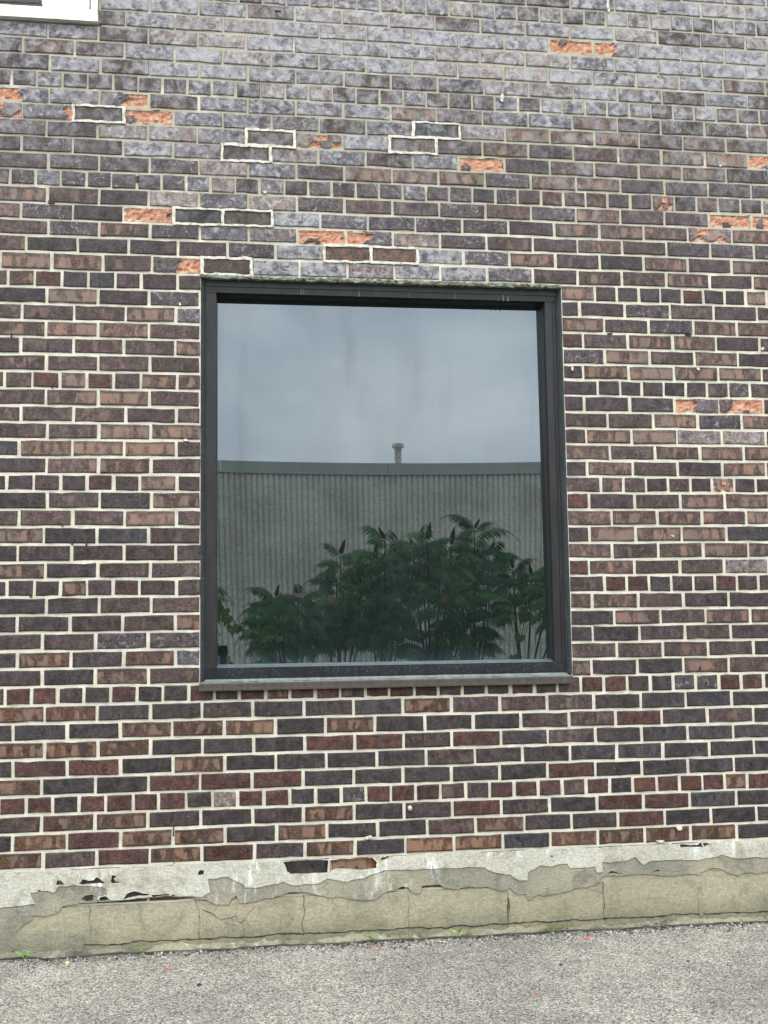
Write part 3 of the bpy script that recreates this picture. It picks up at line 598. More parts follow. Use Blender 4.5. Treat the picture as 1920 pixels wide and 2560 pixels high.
# ledge of broken concrete between foundation and asphalt
mb = MB(); nx = 560; X0, X1 = -1.6, 4.8; V = []; Fs = []
prof = 7
for i in range(nx+1):
    x = X0+(X1-X0)*i/nx; g = ground_z(x); w = .046+.024*noise.fractal(Vector((x*5, 0, 0)), 1, 2, 4); h = .014+.026*noise.fractal(Vector((x*4.5, 4, 0)), 1, 2, 4)
    gap = max(0, noise.noise(Vector((x*7, 9, 0))))*.018
    for k in range(prof):
        t = k/(prof-1); yy = -.006-w*t; zz = g+h*(1-t**1.6) + .009*noise.fractal(Vector((x*38, t*5, 2)), 1, 2, 5) - .014*max(0, noise.noise(Vector((x*9, t*3, 7)))-.15)*4*t
        if k == 0: zz -= .006
        if k == 1: zz -= gap
        if k == prof-1: zz = g-.02
        V.append((x, yy, zz))
for i in range(nx):
    for k in range(prof-1): a = i*prof+k; Fs.append((a, a+1, a+prof+1, a+prof))
mb.add(V, Fs); child(mb, 'footing_ledge', MAT['ledge'], FND, label='broken strip of old concrete at the foot of the wall')
mb = MB(); V = []; Fs = []; n = 640
for i in range(n+1):
    x = -1.6+6.4*i/n; c_ = -.062-.028*noise.fractal(Vector((x*5, 0, 0)), 1, 2, 4)-.004; w = max(.0006, .007*noise.fractal(Vector((x*8, 6, 0)), 1, 2, 4)+.0045); j_ = .004*noise.noise(Vector((x*60, 1, 0)))
    V += [(x, c_-w+j_, ground_z(x)+.0035), (x, c_+w+j_, ground_z(x)+.006)]
for i in range(n): Fs.append((2*i, 2*i+2, 2*i+3, 2*i+1))
mb.add(V, Fs); child(mb, 'crack', MAT['crack'], FND)
mb = MB(); ribbon(mb, [(x, ground_z(x)+.030+.009*noise.fractal(Vector((x*6, 4, 0)), 1, 2, 4)) for x in [(-1.6+.05*k) for k in range(128)]], .0034, -.0056); child(mb, 'crack', MAT['crack'], FND)

# ------------------------------------------------------------------ the window
FY = .035; GY = .105
fx0, fx1 = at(512, 1200, FY).x, at(1391, 760, FY).x; gx0, gx1 = at(540.5, 900, FY).x, at(1362, 760, FY).x
fz1, hz = at(540, 716, FY).z, at(540, 735, FY).z+.0065
gz1 = at(541, 750, GY).z+.004; bz = at(700, 1666, FY).z; fz0 = at(700, 1696, FY).z
WINO = empty('window', (0, 0, 0), BLD); WINO['label'] = 'large fixed window in a dark bronze metal frame, its glass mirroring sky and sumac'
WINO.location = (0, 0, 0)
def wchild(mb, name, mat, smooth=False, label=None): return child(mb, name, mat, WINO, smooth, label)
mb = MB(); mb.box(fx0, gx0, FY, .14, bz-.002, hz-.001); wchild(mb, 'jamb', MAT['bronze'])
mb = MB(); xs = gx1; xm = at(1380, 760, FY).x
mb.box(xs, xm-.0015, FY, .14, bz-.002, hz-.001); mb.box(xm-.0015, xm+.0015, FY+.006, .14, bz-.002, hz-.001); mb.box(xm+.0015, fx1, FY+.003, .14, bz-.002, hz-.001)
wchild(mb, 'jamb', MAT['bronze'])
mb = MB(); mb.box(fx0, fx1, FY-.001, .14, hz, fz1); wchild(mb, 'head_rail', MAT['bronze'])
mb = MB(); mb.box(fx0, fx1, FY-.001, .14, fz0, bz-.0025); wchild(mb, 'bottom_rail', MAT['bronze_wet'])
# inner stop around the glass, stepped on both sides
mb = MB()
mb.box(gx1-.003, gx1-.0005, FY+.022, .14, bz, hz-.0012)
mb.box(gx0+.0005, gx0+.003, FY+.03, .14, bz, hz-.0012)
mb.box(gx0+.003, gx1-.003, FY+.02, .14, hz-.002, hz-.0012)
wchild(mb, 'glazing_stop', MAT['bronze_dark'])
mb = MB(); mb.add([(gx0+.003, FY+.004, bz-.002), (gx1-.003, FY+.004, bz-.002), (gx1-.003, GY-.004, bz+.010), (gx0+.003, GY-.004, bz+.010), (gx0+.003, GY-.002, bz-.002), (gx1-.003, GY-.002, bz-.002)], [(0, 1, 2, 3), (3, 2, 5, 4)])
wchild(mb, 'glazing_bead', MAT['gasket'])
mb = MB(); mb.box(gx0+.0032, gx0+.0062, GY-.03, GY-.004, bz+.012, gz1-.03); wchild(mb, 'glazing_bead', MAT['gasket'])
# caulk: rippled beads at the jambs
def bead(x0, x1, y0, y1, name):
    mb = MB(); V = []; Fs = []; n = 420; k_ = 6
    for i in range(n+1):
        z = fz0+(WZ1-.012-fz0)*i/n; ph = (z*11.5) % 1.0; b = .0045*(math.sqrt(ph))*(1 if ph < .97 else .3)+.0012*noise.noise(Vector((z*30, x0, 0)))
        for k in range(k_):
            t = k/(k_-1); bul = math.sin(math.pi*t); V.append((x0+(x1-x0)*t, y0+(y1-y0)*t-bul*(b+.001), z))
    for i in range(n):
        for k in range(k_-1): a = i*k_+k; Fs.append((a, a+1, a+k_+1, a+k_))
    mb.add(V, Fs); wchild(mb, name, MAT['caulk'], True)
bead(WX0+.0005, fx0+.004, .004, FY-.002, 'caulk_bead'); bead(fx1-.005, WX1-.0005, FY-.002, .004, 'caulk_bead')
mb = MB(); mb.box(fx0+.004, fx1-.004, FY-.005, FY+.02, fz1, WZ1-.010); mb.box(WX0+.0005, fx0+.004, FY-.001, FY+.02, fz0, WZ1-.01); mb.box(fx1-.004, WX1-.0005, FY-.001, FY+.02, fz0, WZ1-.01); wchild(mb, 'backer_strip', MAT['caulk'])
# lintel angle above
mb = MB(); V = []; Fs = []; n = 300
for i in range(n+1):
    x = WX0-.004+(WX1-WX0+.008)*i/n; a = noise.fractal(Vector((x*9, 2, 0)), 1, 2, 5); b = noise.fractal(Vector((x*22, 7, 0)), 1, 2, 4)
    zt = WZ1+.004; zb = WZ1-.012+.004*b
    V += [(x, .02, zt), (x, -.003+.003*a, zt-.001+.002*b), (x, -.004-.004*b, (zt+zb)/2), (x, -.001+.004*a, zb), (x, .034, zb+.002)]
for i in range(n):
    for k in range(4): a = i*5+k; Fs.append((a+1, a, a+5, a+6))
mb.add(V, Fs); child(mb, 'lintel', MAT['lintel'], BLD, label='flaking steel lintel edge above the window')
# sill
sx0, sx1 = at(498, 1715, -.02).x, at(1429, 1690, -.02).x; sa = at(700, 1706.5, -.02).z; sb = at(700, 1724, -.02).z
mb = MB(); h = sa-sb
mb.add([(x, y, z) for x in (sx0, sx1) for (y, z) in ((FY, sa+.008), (-.016, sa), (-.020, sa-.002), (-.020, sa-h*.62), (-.024, sa-h*.68), (-.024, sb), (-.018, sb-.001), (-.016, sa-.01), (FY, sa-.004))],
       [(k, k+9, k+10, k+1) for k in range(8)]+[(8, 7, 6, 5, 4, 3, 2, 1, 0), (9, 10, 11, 12, 13, 14, 15, 16, 17)])
wchild(mb, 'sill', MAT['sill'], label='brown weathered metal sill with a lighter lower lip')
mb = MB(); V = []; Fs = []; n = 200
for i in range(n+1):
    x = WX0+.001+(WX1-WX0-.002)*i/n; a = noise.fractal(Vector((x*14, 3, 0)), 1, 2, 4)
    V += [(x, -.014+.002*a, sa+.0012), (x, FY-.012, sa+.006+.003*a), (x, FY-.003, fz0+.001+.0015*a)]
for i in range(n):
    for k in range(2): a = i*3+k; Fs.append((a, a+3, a+4, a+1))
mb.add(V, Fs); wchild(mb, 'sealant_strip', MAT['sill_grey'])
# beads of rain on the bottom rail
mb = MB(); rr = random.Random(4)
for _ in range(420):
    x = fx0+.05+rr.random()*(fx1-fx0-.06); z = fz0+.003+rr.random()**.6*(bz-fz0-.009); r = rr.uniform(.0007, .0019); V = [(x, FY-.001-r*.9, z)]
    for k in range(5): V.append((x+r*math.cos(k*1.257), FY-.001, z+r*1.2*math.sin(k*1.257)))
    mb.add(V, [(0, 1+k, 1+(k+1) % 5) for k in range(5)])
o = wchild(mb, 'water_drops', MAT['gasket'], True); o['kind'] = 'stuff'
# white streaks run down the head rail
for (x, y, w, h) in ((753, 729, 1.4, 8), (759, 729, 1, 7), (898, 735, 1.5, 7), (1246, 745, 1.2, 8), (1258, 744, 2, 9), (1270, 746, 2, 8), (1021, 737, 1, 8), (1138, 740, 1.4, 8)):
    a = at(x, y, FY-.002); r = 1/620
    wchild(poly_sheet(MB(), rough_loop([(a.x-w*r, a.z-h*r), (a.x+w*r, a.z-h*r), (a.x+w*r*.8, a.z+h*r), (a.x-w*r*.6, a.z+h*r)], .0008, .005), [], FY-.0016, FY), 'streak', MAT['gasket' if x > 1100 and x < 1250 or x in (1021, 1138) else 'sill_grey'])
# glass pane, very slightly bowed and out of true
NX, NZ = .0050, -.0080; gxc, gzc = (gx0+gx1)/2, (bz+gz1)/2
def pane_y(x, z):
    u = (x-gxc)/((gx1-gx0)/2); v = (z-gzc)/((gz1-bz)/2)
    return GY - NX*(x-gxc) - NZ*(z-gzc) + -.0010*u*u*v + .0002*(1-u*u)*(1-v*v)
mb = MB(); V = []; Fs = []; n = 40
ga, gb, gc, gd = gx0-.004, gx1+.004, bz-.006, gz1+.01
for i in range(n+1):
    for k in range(n+1):
        x = ga+(gb-ga)*i/n; z = gc+(gd-gc)*k/n; V.append((x, pane_y(x, z), z))
for i in range(n):
    for k in range(n): a = i*(n+1)+k; Fs.append((a, a+n+1, a+n+2, a+1))
N1 = len(V); V += [(x, y+.006, z) for x, y, z in V]; Fs += [tuple(N1+i for i in f)[::-1] for f in Fs]
mb.add(V, Fs); wchild(mb, 'glass_pane', MAT['glass'], True, 'tinted reflective glass pane')
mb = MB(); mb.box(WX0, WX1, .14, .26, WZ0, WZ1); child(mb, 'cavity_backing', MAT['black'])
def mirror(px_, py_, dist):
    """the real point whose reflection in the pane shows at that pixel, dist metres from the camera along the view"""
    d = ray(px_, py_).normalized(); n = Vector((NX, 1, NZ)).normalized(); p0 = Vector((gxc, GY, gzc))
    p = CAM+d*(dist/d.y); return p-2*(p-p0).dot(n)*n

# ------------------------------------------------------------------ upper left window
UW = empty('window', (0, 0, 0), BLD); UW['label'] = 'white painted window with a blank white panel and dark torn corner'
def uchild(mb, name, mat): return child(mb, name, mat, UW)
a = at(245, 55, -.012); b_ = at(229, 40, -.012)
ux1, uz0 = a.x, a.z; ub = at(150, 35, -.012).z
mb = MB(); mb.box(-2.0, ux1, -.022, .08, uz0-.002, uz0+.0235); uchild(mb, 'sill', MAT['white'])
mb = MB(); mb.box(-2.0, ux1-.003, -.012, .08, uz0+.024, uz0+.052); uchild(mb, 'frame_rail', MAT['white'])
mb = MB(); mb.box(ux1-.028, ux1-.003, -.010, .08, uz0+.0525, UZ0+1.29); uchild(mb, 'frame_stile', MAT['white'])
mb = MB(); mb.box(-2.0, ux1-.0285, .012, .08, uz0+.0525, UZ0+1.29); uchild(mb, 'panel', MAT['white_clean'])
dk = W2([(-20, -260), (96, -260), (104, 2), (100, 9), (60, 7), (30, 5), (-20, 4)], .0); dk = rough_loop(dk, .002, .02)
uchild(poly_sheet(MB(), dk, [], -.004, .013), 'dark_board', MAT['olive_dark'])
dk = rough_loop(W2([(-40, 3), (30, 4), (104, 6), (107, 10), (103, 18), (98, 27), (84, 24), (72, 15), (60, 20), (42, 10), (20, 20), (-40, 20)], .0), .0025, .012)
uchild(poly_sheet(MB(), dk, [], .002, .013), 'torn_film', MAT['torn_grey'])
dk = rough_loop(W2([(-40, 5), (20, 7), (40, 12), (58, 21), (66, 14), (76, 21), (84, 11), (100, 16), (106, 10), (103, 5), (60, 2), (-40, 0)], .0), .002, .012)
uchild(poly_sheet(MB(), dk, [], -.0015, .013), 'torn_film', MAT['olive_dark'])
mb = MB(); p_ = at(224, 27, .01); mb.tube([(p_.x, .008, p_.z-.012), (p_.x+.001, .008, p_.z+.02), (p_.x+.002, .008, p_.z+.3)], [.006, .003, .002], 6); uchild(mb, 'cable', MAT['torn_grey'])

# ------------------------------------------------------------------ ground
mb = MB(); V = []; Fs = []
xs = [-60, -30, -12, -6, -3, -1.5]+[-1.5+.25*k for k in range(1, 25)]+[6, 9, 14, 30, 60]; ys = [.3, -.02, -.2, -.5, -1, -2, -3, -4.5, -6, -9, -13.6]
for x in xs:
    for y in ys: V.append((x, y, ground_z(x)))
k = len(ys)
for i in range(len(xs)-1):
    for j in range(k-1): a = i*k+j; Fs.append((a, a+1, a+k+1, a+k))
mb.add(V, Fs); o = mb.build('asphalt_lot', MAT['asphalt']); tag(o, kind='structure')
ms = M('soil', .95, .1); f = ms.noise(ms.pos(), 8, 6, .7); ms.base(ms.ramp(f, [(.3, (.035, .03, .02)), (.6, (.09, .08, .055)), (.8, (.05, .08, .03))])); ms.bump(f, 1, .03)
mb = MB(); mb.add([(-250, -400, -.06), (250, -400, -.06), (250, 150, -.06), (-250, 150, -.06)], [(0, 1, 2, 3)]); tag(mb.build('ground', ms.m), kind='structure')
mb = MB(); mb.add([(-60, -13.6, .035), (60, -13.6, .035), (60, -13.4, .02), (-60, -13.4, .02), (60, -60, .03), (-60, -60, .03)], [(3, 2, 1, 0), (0, 1, 4, 5)]); tag(mb.build('verge', ms.m), kind='structure')
# loose stones along the wall foot
mst = M('loose_stone', .9, .2); oi = mst.attr('cd').outputs['Vector']; mst.base(oi)
mb = MB(); rr = random.Random(8)
for _ in range(3400):
    x = rr.uniform(-1.3, 4.4); d = abs(rr.gauss(0, .05))+.068 if rr.random() < .75 else rr.uniform(.06, 1.2); r = rr.uniform(.002, .0052) if d < .2 else rr.uniform(.0018, .0036)
    g = rr.choice([.04, .08, .14, .2, .28, .4]); c = (g, g*.98, g*.9)
    if d < .10 and noise.noise(Vector((x*6, 3, 1))) > -.15 and rr.random() < .45: c = (.018, .017, .015)  # near-black stones painted to read as the shaded gap before the ledge
    if rr.random() < .002: c = (.26, .10, .06)
    z = ground_z(x)+r*.4+(.012 if d < .065 else 0); V = []
    for s in (-1, 1):
        for k in range(4): V.append((x+r*rr.uniform(.6, 1.2)*math.cos(k*1.57+s*.4), -d+r*rr.uniform(.6, 1.2)*math.sin(k*1.57+s*.4), z+s*r*.55))
    mb.add(V, [(4, 5, 6, 7), (0, 1, 5, 4), (1, 2, 6, 5), (2, 3, 7, 6), (3, 0, 4, 7)], cd=c)
tag(mb.build('gravel', mst.m), 'loose pale and dark grit along the wall foot, blackest grains standing for a shaded gap', 'gravel', kind='stuff')
def stone(name, x, y, r, col, label, cat, depth=None):
    # place on the ground where that pixel's ray meets it
    d = ray(x, y); t = (ground_z(1.5)-CAM.z)/d.z; p = CAM+d*t; t = (ground_z(p.x)+r*.3-CAM.z)/d.z; p = CAM+d*t
    bm = bmesh.new(); bmesh.ops.create_icosphere(bm, subdivisions=2, radius=r)
    for v in bm.verts: v.co *= 1+.35*noise.noise(v.co*90+Vector((x, y, 0))); v.co.z *= .6
    me = bpy.data.meshes.new(name); bm.to_mesh(me); bm.free(); me.materials.append(col); o = bpy.data.objects.new(name, me); COL.objects.link(o); o.location = p; tag(o, label, cat)
cr = plain('red_brick_chip', (.33, .10, .065), .9, .1, 0, .3, 80); cb = plain('black_chip', (.012, .012, .014), .5, .4); cyl = plain('yellowish_stone', (.45, .42, .18), .8, .2)
stone('brick_chip', 422, 2421, .0075, cr, 'red brick chip lying alone on the asphalt left of centre', 'brick chip')
stone('brick_chip', 1470, 2346, .010, cr, 'brownish brick chip on asphalt right below the weedy patch', 'brick chip')
stone('brick_chip', 1338, 2482, .006, cr, 'small orange chip on asphalt under the window centre right', 'brick chip')
stone('brick_chip', 938, 2375, .006, cr, 'left one of two red chips beside the small weed at the wall', 'brick chip')
stone('brick_chip', 953, 2373, .006, cr, 'right one of two red chips beside the small weed at the wall', 'brick chip')
stone('asphalt_chip', 498, 2462, .008, cb, 'black pebble lying on asphalt left of centre', 'pebble')
stone('asphalt_chip', 1403, 2412, .007, cb, 'black pebble on asphalt below the right part of the window', 'pebble')
stone('asphalt_chip', 1720, 2402, .006, cb, 'black pebble on asphalt nearest the right edge', 'pebble')
stone('pale_stone', 168, 2407, .008, cyl, 'yellowish stone by the wall beside the leftmost weed', 'pebble')
# snail-like pale nub stuck on a brick under the window
p = at(1024, 2020, 0); bm = bmesh.new(); bmesh.ops.create_icosphere(bm, subdivisions=3, radius=.0095)
for v in bm.verts: v.co.y *= .9; v.co.z *= 1.15; v.co *= 1+.12*noise.noise(v.co*120)
me = bpy.data.meshes.new('snail'); bm.to_mesh(me); bm.free(); me.materials.append(plain('snail_shell', (.36, .29, .20), .5, .4, 0, .3, 200)); me.polygons.foreach_set('use_smooth', [True]*len(me.polygons))
o = bpy.data.objects.new('snail', me); COL.objects.link(o); o.location = (p.x, -.008, p.z); tag(o, 'pale round snail shell stuck to the brick below the window', 'snail')

# ------------------------------------------------------------------ little weeds at the wall foot
mw = M('weed_leaf', .6, .3); cdn = mw.attr('cd').outputs['Vector']; mw.base(cdn); MAT['weed'] = mw.m
def weed(x, y, size, n, col, label, spread=1.0):
    d = ray(x, y); p = at(x, y, -.05); g = ground_z(p.x)+.012; rr = random.Random(int(x)); root = empty('weed', (p.x, -.055, g)); tag(root, label, 'weed', 'weeds growing at the foot of the wall')
    stem = MB()
    for k in range(n):
        a = rr.random()*6.28; L = size*rr.uniform(.5, 1.1); up = rr.uniform(.25, .9); tip = Vector((math.cos(a)*L*spread, -abs(math.sin(a))*L*.7, L*up))
        stem.tube([(0, 0, -.012), tuple(tip*.5+Vector((0, 0, .002))), tuple(tip)], .0008, 3, cd=col)
        s = size*rr.uniform(.22, .4); m_ = MB(); c = tuple(v*rr.uniform(.75, 1.25) for v in col)
        dx = Vector((math.cos(a), -abs(math.sin(a)), .2)).normalized(); sd_ = dx.cross(Vector((0, .5, 1))).normalized()
        m_.add([tip, tip+dx*s*.5+sd_*s*.45, tip+dx*s*1.1+Vector((0, 0, -.1*s)), tip+dx*s*.5-sd_*s*.45], [(0, 1, 2), (0, 2, 3)], cd=c)
        m_.build('leaf', MAT['weed'], root)
    stem.build('stem', MAT['weed'], root)
GRN = (.16, .36, .05); OLV = (.16, .20, .05)
weed(62, 2392, .040, 14, GRN, 'bright green weed nearest the left edge at the wall foot')
weed(350, 2385, .022, 8, GRN, 'tiny green sprig at the wall foot beneath the wide tan section', 1.2)
weed(838, 2350, .016, 6, GRN, 'tiny two leaf sprout at the wall foot left of the fuller weed')
weed(928, 2350, .032, 14, GRN, 'fuller bright weed at the wall foot just left of centre')
weed(1020, 2350, .030, 12, OLV, 'straggly olive weed in the gap under the centre of the wall', 1.6)
weed(1147, 2325, .036, 12, (.30, .52, .12), 'pale lime weed at the wall foot right of centre', 1.3)
weed(1380, 2318, .040, 16, OLV, 'mossy yellow green tuft under the right jamb of the window', 1.9)
weed(1415, 2316, .020, 8, (.3, .33, .08), 'short yellowish tuft beside the mossy one', 1.5)
weed(1490, 2310, .018, 7, OLV, 'sparse olive sprig furthest right at the wall foot', 1.2)

# ------------------------------------------------------------------ across the lot: split-rib block building (seen in the glass)
DB = 21.0; pb = mirror(960, 1600, DB); YB = pb.y                       # its face
zc_top = mirror(960, 1158, DB).z; zc_bot = mirror(960, 1187, DB).z
BB = empty('block_building', (1.5, YB, 0)); tag(BB, 'ribbed concrete block building with grey metal coping, mirrored in the window', 'building')
mbl = M('split_rib_block', .95, .1); p = mbl.pos(); f1 = mbl.noise(p, 26, 6, .75); f2 = mbl.noise(p, 1.1, 4)
c = mbl.ramp(f1, [(.25, (.40, .385, .32)), (.5, (.63, .61, .52)), (.75, (.78, .76, .67))]); c = mbl.mix(1.0, c, mbl.gray(mbl.step(f2, .3, .7, .82, 1.12)), 'MULTIPLY')
bt = mbl.n('SeparateXYZ'); mbl.l(p, bt.inputs[0]); fr = mbl.math('FRACT', mbl.math('DIVIDE', bt.outputs[2], .2032)); c = mbl.mix(mbl.step(fr, .0, .05, .35, 0), c, (.16, .155, .13))
mbl.base(c); mbl.bump(f1, 1, .015)
def ribbed(x0, x1, z0, z1, dz, name):
    n = int((x1-x0)/.1016); nz_ = max(1, int((z1-z0)/dz)); mb = MB(); xs = []
    for i in range(n):
        b = x0+i*.1016; xs += [(b, 0), (b+.006, .8), (b+.014, 1), (b+.04, 1), (b+.066, 1), (b+.074, .8), (b+.080, 0), (b+.095, 0)]
    V = []; Fs = []; k = nz_+1
    for (x, u) in xs:
        for j in range(k):
            z = z0+(z1-z0)*j/nz_; r = noise.fractal(Vector((x*22, z*30, 5)), 1, 2, 3) if dz < .5 else 0
            V.append((x-1.5+r*.004*u, (.030+.012*r)*u, z))
    for i in range(len(xs)-1):
        for j in range(k-1): a = i*k+j; Fs.append((a, a+1, a+k+1, a+k))
    mb.add(V, Fs); mb.build(name, mbl.m, BB)
ribbed(-4, 9, 0, zc_bot+.02, .05, 'block_wall'); ribbed(-22, -4, 0, zc_bot+.02, 5, 'block_wall'); ribbed(9, 27, 0, zc_bot+.02, 5, 'block_wall')
mb = MB(); mb.box(-23.5, 25.5, -14, -.02, 0, zc_bot+.01); mb.build('block_core', mbl.m, BB)
mcop = plain('grey_coping_metal', (.36, .385, .35), .5, .4, 0, .08, 3)
for i in range(-7, 9):
    mb = MB(); x0 = i*3.05+.62; x1 = x0+3.042; mb.box(x0-1.5, x1-1.5, -.35, .045, zc_bot+.012, zc_top); mb.box(x0-1.5, x1-1.5, .0451, .058, zc_bot-.004, zc_bot+.022); mb.build('coping_panel', mcop, BB)
pv = mirror(995, 1156, DB+2.5); pt = mirror(995, 1108, DB+2.5)
mpipe = plain('galvanised_vent', (.40, .39, .35), .5, .4, 0, .3, 12)
V0 = Vector((pv.x, pv.y, pv.z-.5)); zt = pt.z
ve = empty('vent_pipe', (V0.x, V0.y, zc_bot)); ve.parent = BB; ve.location = (V0.x-1.5, V0.y-YB, zc_bot)
def lathe(mb, prof, n=20):
    V = [(r*math.cos(k*2*math.pi/n), r*math.sin(k*2*math.pi/n), z) for (z, r) in prof for k in range(n)]
    Fs = [(i*n+k, i*n+(k+1) % n, (i+1)*n+(k+1) % n, (i+1)*n+k) for i in range(len(prof)-1) for k in range(n)]
    Fs += [tuple(range(n))[::-1], tuple(range((len(prof)-1)*n, len(prof)*n))]; mb.add(V, Fs)
H = zt-zc_bot
mb = MB(); lathe(mb, [(0, .07), (H-.16, .07), (H-.16, .08), (H-.10, .08)]); mb.build('pipe', mpipe, ve)
mb = MB(); lathe(mb, [(H-.098, .125), (H-.08, .127), (H-.03, .118), (H-.01, .09), (H, .03)]); mb.build('rain_cap', mpipe, ve)

# ------------------------------------------------------------------ sumac shrubs (seen in the glass)
def leafmat(name, c, c2):
    m = M(name, .5, .25); oi = m.n('ObjectInfo').outputs['Random']; f = m.noise(m.obj(), 5, 3)
    k = m.mix(oi, c, c2); m.base(m.mix(1.0, k, m.gray(m.step(f, .3, .7, .7, 1.35)), 'MULTIPLY')); return m.m
ML = leafmat('sumac_leaf', (.014, .052, .012), (.045, .125, .024)); MO = leafmat('turning_sumac_leaf', (.12, .09, .02), (.16, .06, .02))
MST = plain('sumac_bark', (.028, .023, .016), .9, .1); MC = plain('sumac_fruit', (.045, .010, .012), .9, .1, 0, .4, 60)
def frond_mesh(seed, L):
    rr = random.Random(seed); mb = MB(); pts = []; n = 16; droop = rr.uniform(.9, 1.5)
    for i in range(n+1):
        t = i/n; pts.append(Vector((L*(t-.12*t*t*t), 0, L*(.30*math.sin(t*1.5)-droop*.55*t**2.2))))
    mb.tube(pts[::2], [.005-.0035*i/6 for i in range(len(pts[::2]))], 3)
    for i in range(2, n+1):
        t = i/n; s = math.sin(min(1, t*1.15)*math.pi)**.5 if t < .95 else .6; ll = .15*max(.45, s)*(L/.5)*rr.uniform(.9, 1.1); p = pts[i]; d = (pts[i]-pts[i-1]).normalized()
        for sd_ in (-1, 1):
            dr = (d*.35+Vector((0, sd_*.6, -.85+rr.uniform(-.15, .1)))).normalized(); nrm = dr.cross(d).normalized(); w = ll*.095
            a, b, c_ = p, p+dr*ll*.4, p+dr*ll+Vector((0, 0, -.25*ll)); q = p+dr*ll*.72+Vector((0, 0, -.07*ll)); e = d*w
            mb.add([a, b+e, b-e, q+e*.8, q-e*.8, c_], [(0, 2, 1), (1, 2, 4, 3), (3, 4, 5)])
    o = mb.build('frond', ML); me = o.data; bpy.data.objects.remove(o); return me
FR = [frond_mesh(s, L) for s, L in ((1, .50), (2, .56), (3, .44), (4, .38), (5, .52))]
FRO = [m_.copy() for m_ in FR[2:4]]
for m_ in FRO: m_.materials.clear(); m_.materials.append(MO)
def cone_mesh():
    mb = MB(); prof = [(0, .006), (.02, .028), (.05, .036), (.10, .033), (.15, .022), (.20, .010), (.225, .002)]; n = 8; V = []; Fs = []
    for i, (z, r) in enumerate(prof):
        for k in range(n): rr_ = r*(1+.22*noise.noise(Vector((k*3, z*60, 1)))); V.append((rr_*math.cos(k*.785+i*.4), rr_*math.sin(k*.785+i*.4), z))
    for i in range(len(prof)-1):
        for k in range(n): Fs.append((i*n+k, i*n+(k+1) % n, (i+1)*n+(k+1) % n, (i+1)*n+k))
    mb.add(V, Fs); o = mb.build('seed_cone', MC); me = o.data; bpy.data.objects.remove(o); return me
CN = cone_mesh()
def inst(name, me, parent, loc, rot, sc=1.0):
    o = bpy.data.objects.new(name, me); COL.objects.link(o); o.parent = parent; o.location = loc; o.rotation_euler = rot; o.scale = (sc,)*3; return o
def sumac(base_px, tips, label, dist, seed, extra=()):
    rr = random.Random(seed); b = mirror(base_px, 1700, dist); base = Vector((b.x, b.y, .02)); root = empty('sumac_shrub', base)
    tag(root, label, 'shrub', 'sumac shrubs in front of the block building')
    st = MB(); P = []
    for (x, y, cone) in tips:
        dd = dist+rr.uniform(-.9, .9); p = mirror(x, y+22 if cone else y, dd)-base; P.append((p, cone))
    fork = Vector((0, 0, .5)); hub = []
    for k, (p, cone) in enumerate(P):
        m1 = Vector((p.x*.25, p.y*.25, p.z*.35)); m2 = Vector((p.x*.8, p.y*.8, p.z*.7))
        st.tube([(rr.uniform(-.08, .08), rr.uniform(-.08, .08), 0), m1, m2, p], [.022, .018, .013, .008], 5)
        if cone: inst('seed_cone', CN, root, p+Vector((0, 0, .03)), (rr.uniform(-.5, .5), rr.uniform(-.5, .5), rr.random()*6), rr.uniform(.6, 1.1))
        n = rr.randint(13, 16); a0 = rr.random()*6.28
        for i in range(n):
            low = i/n; a = a0+i*2.4; me = rr.choice(FR)
            if rr.random() < .035: me = rr.choice(FRO)
            pos = p.lerp(m2, low*.5)+Vector((0, 0, -.02)); inst('frond', me, root, pos, (rr.uniform(-.2, .2), -.6+.8*low+rr.uniform(-.3, .3), a), rr.uniform(.85, 1.15))
    st.build('stem', MST, root); return root
sumac(728, [(742,1469,1),(685,1477,1),(677,1500,1),(700,1560,0),(760,1540,0),(660,1570,0),(790,1580,0),(690,1620,0)], 'low sumac shrub on the left of the mirrored thicket', 15.2, 1)
sumac(845, [(808,1495,1),(850,1368,1),(867,1507,1),(902,1440,1),(840,1450,0),(820,1570,0),(880,1580,0),(900,1540,0)], 'mid height sumac with one leaning dark cone at its outer left', 15.8, 2)
sumac(960, [(962,1330,1),(935,1377,1),(955,1486,1),(991,1444,1),(1000,1540,0),(930,1560,0),(980,1600,0),(960,1420,0)], 'tall central sumac below the roof vent pipe', 15.5, 3)
sumac(1080, [(1035,1353,1),(1069,1332,1),(1129,1345,1),(1060,1440,0),(1100,1480,0),(1120,1560,0),(1150,1600,0),(1100,1400,0),(1070,1630,0)], 'tall sumac with three dark cones right of the roof vent', 15.0, 4)
sumac(1190, [(1187,1305,1),(1225,1372,1),(1227,1480,1),(1150,1420,0),(1180,1540,0),(1205,1600,0),(1160,1500,0),(1190,1420,0)], 'tallest sumac reaching highest in the mirrored thicket', 15.6, 5)
sumac(1325, [(1286,1407,1),(1333,1425,1),(1375,1440,0),(1290,1500,0),(1400,1480,1)], 'sumac against the right jamb of the glass', 15.3, 6)
sumac(440, [(488,1478,0),(450,1440,1),(480,1515,0),(420,1520,0)], 'sumac whose frond tips poke in at the left edge of the glass', 15.4, 9)
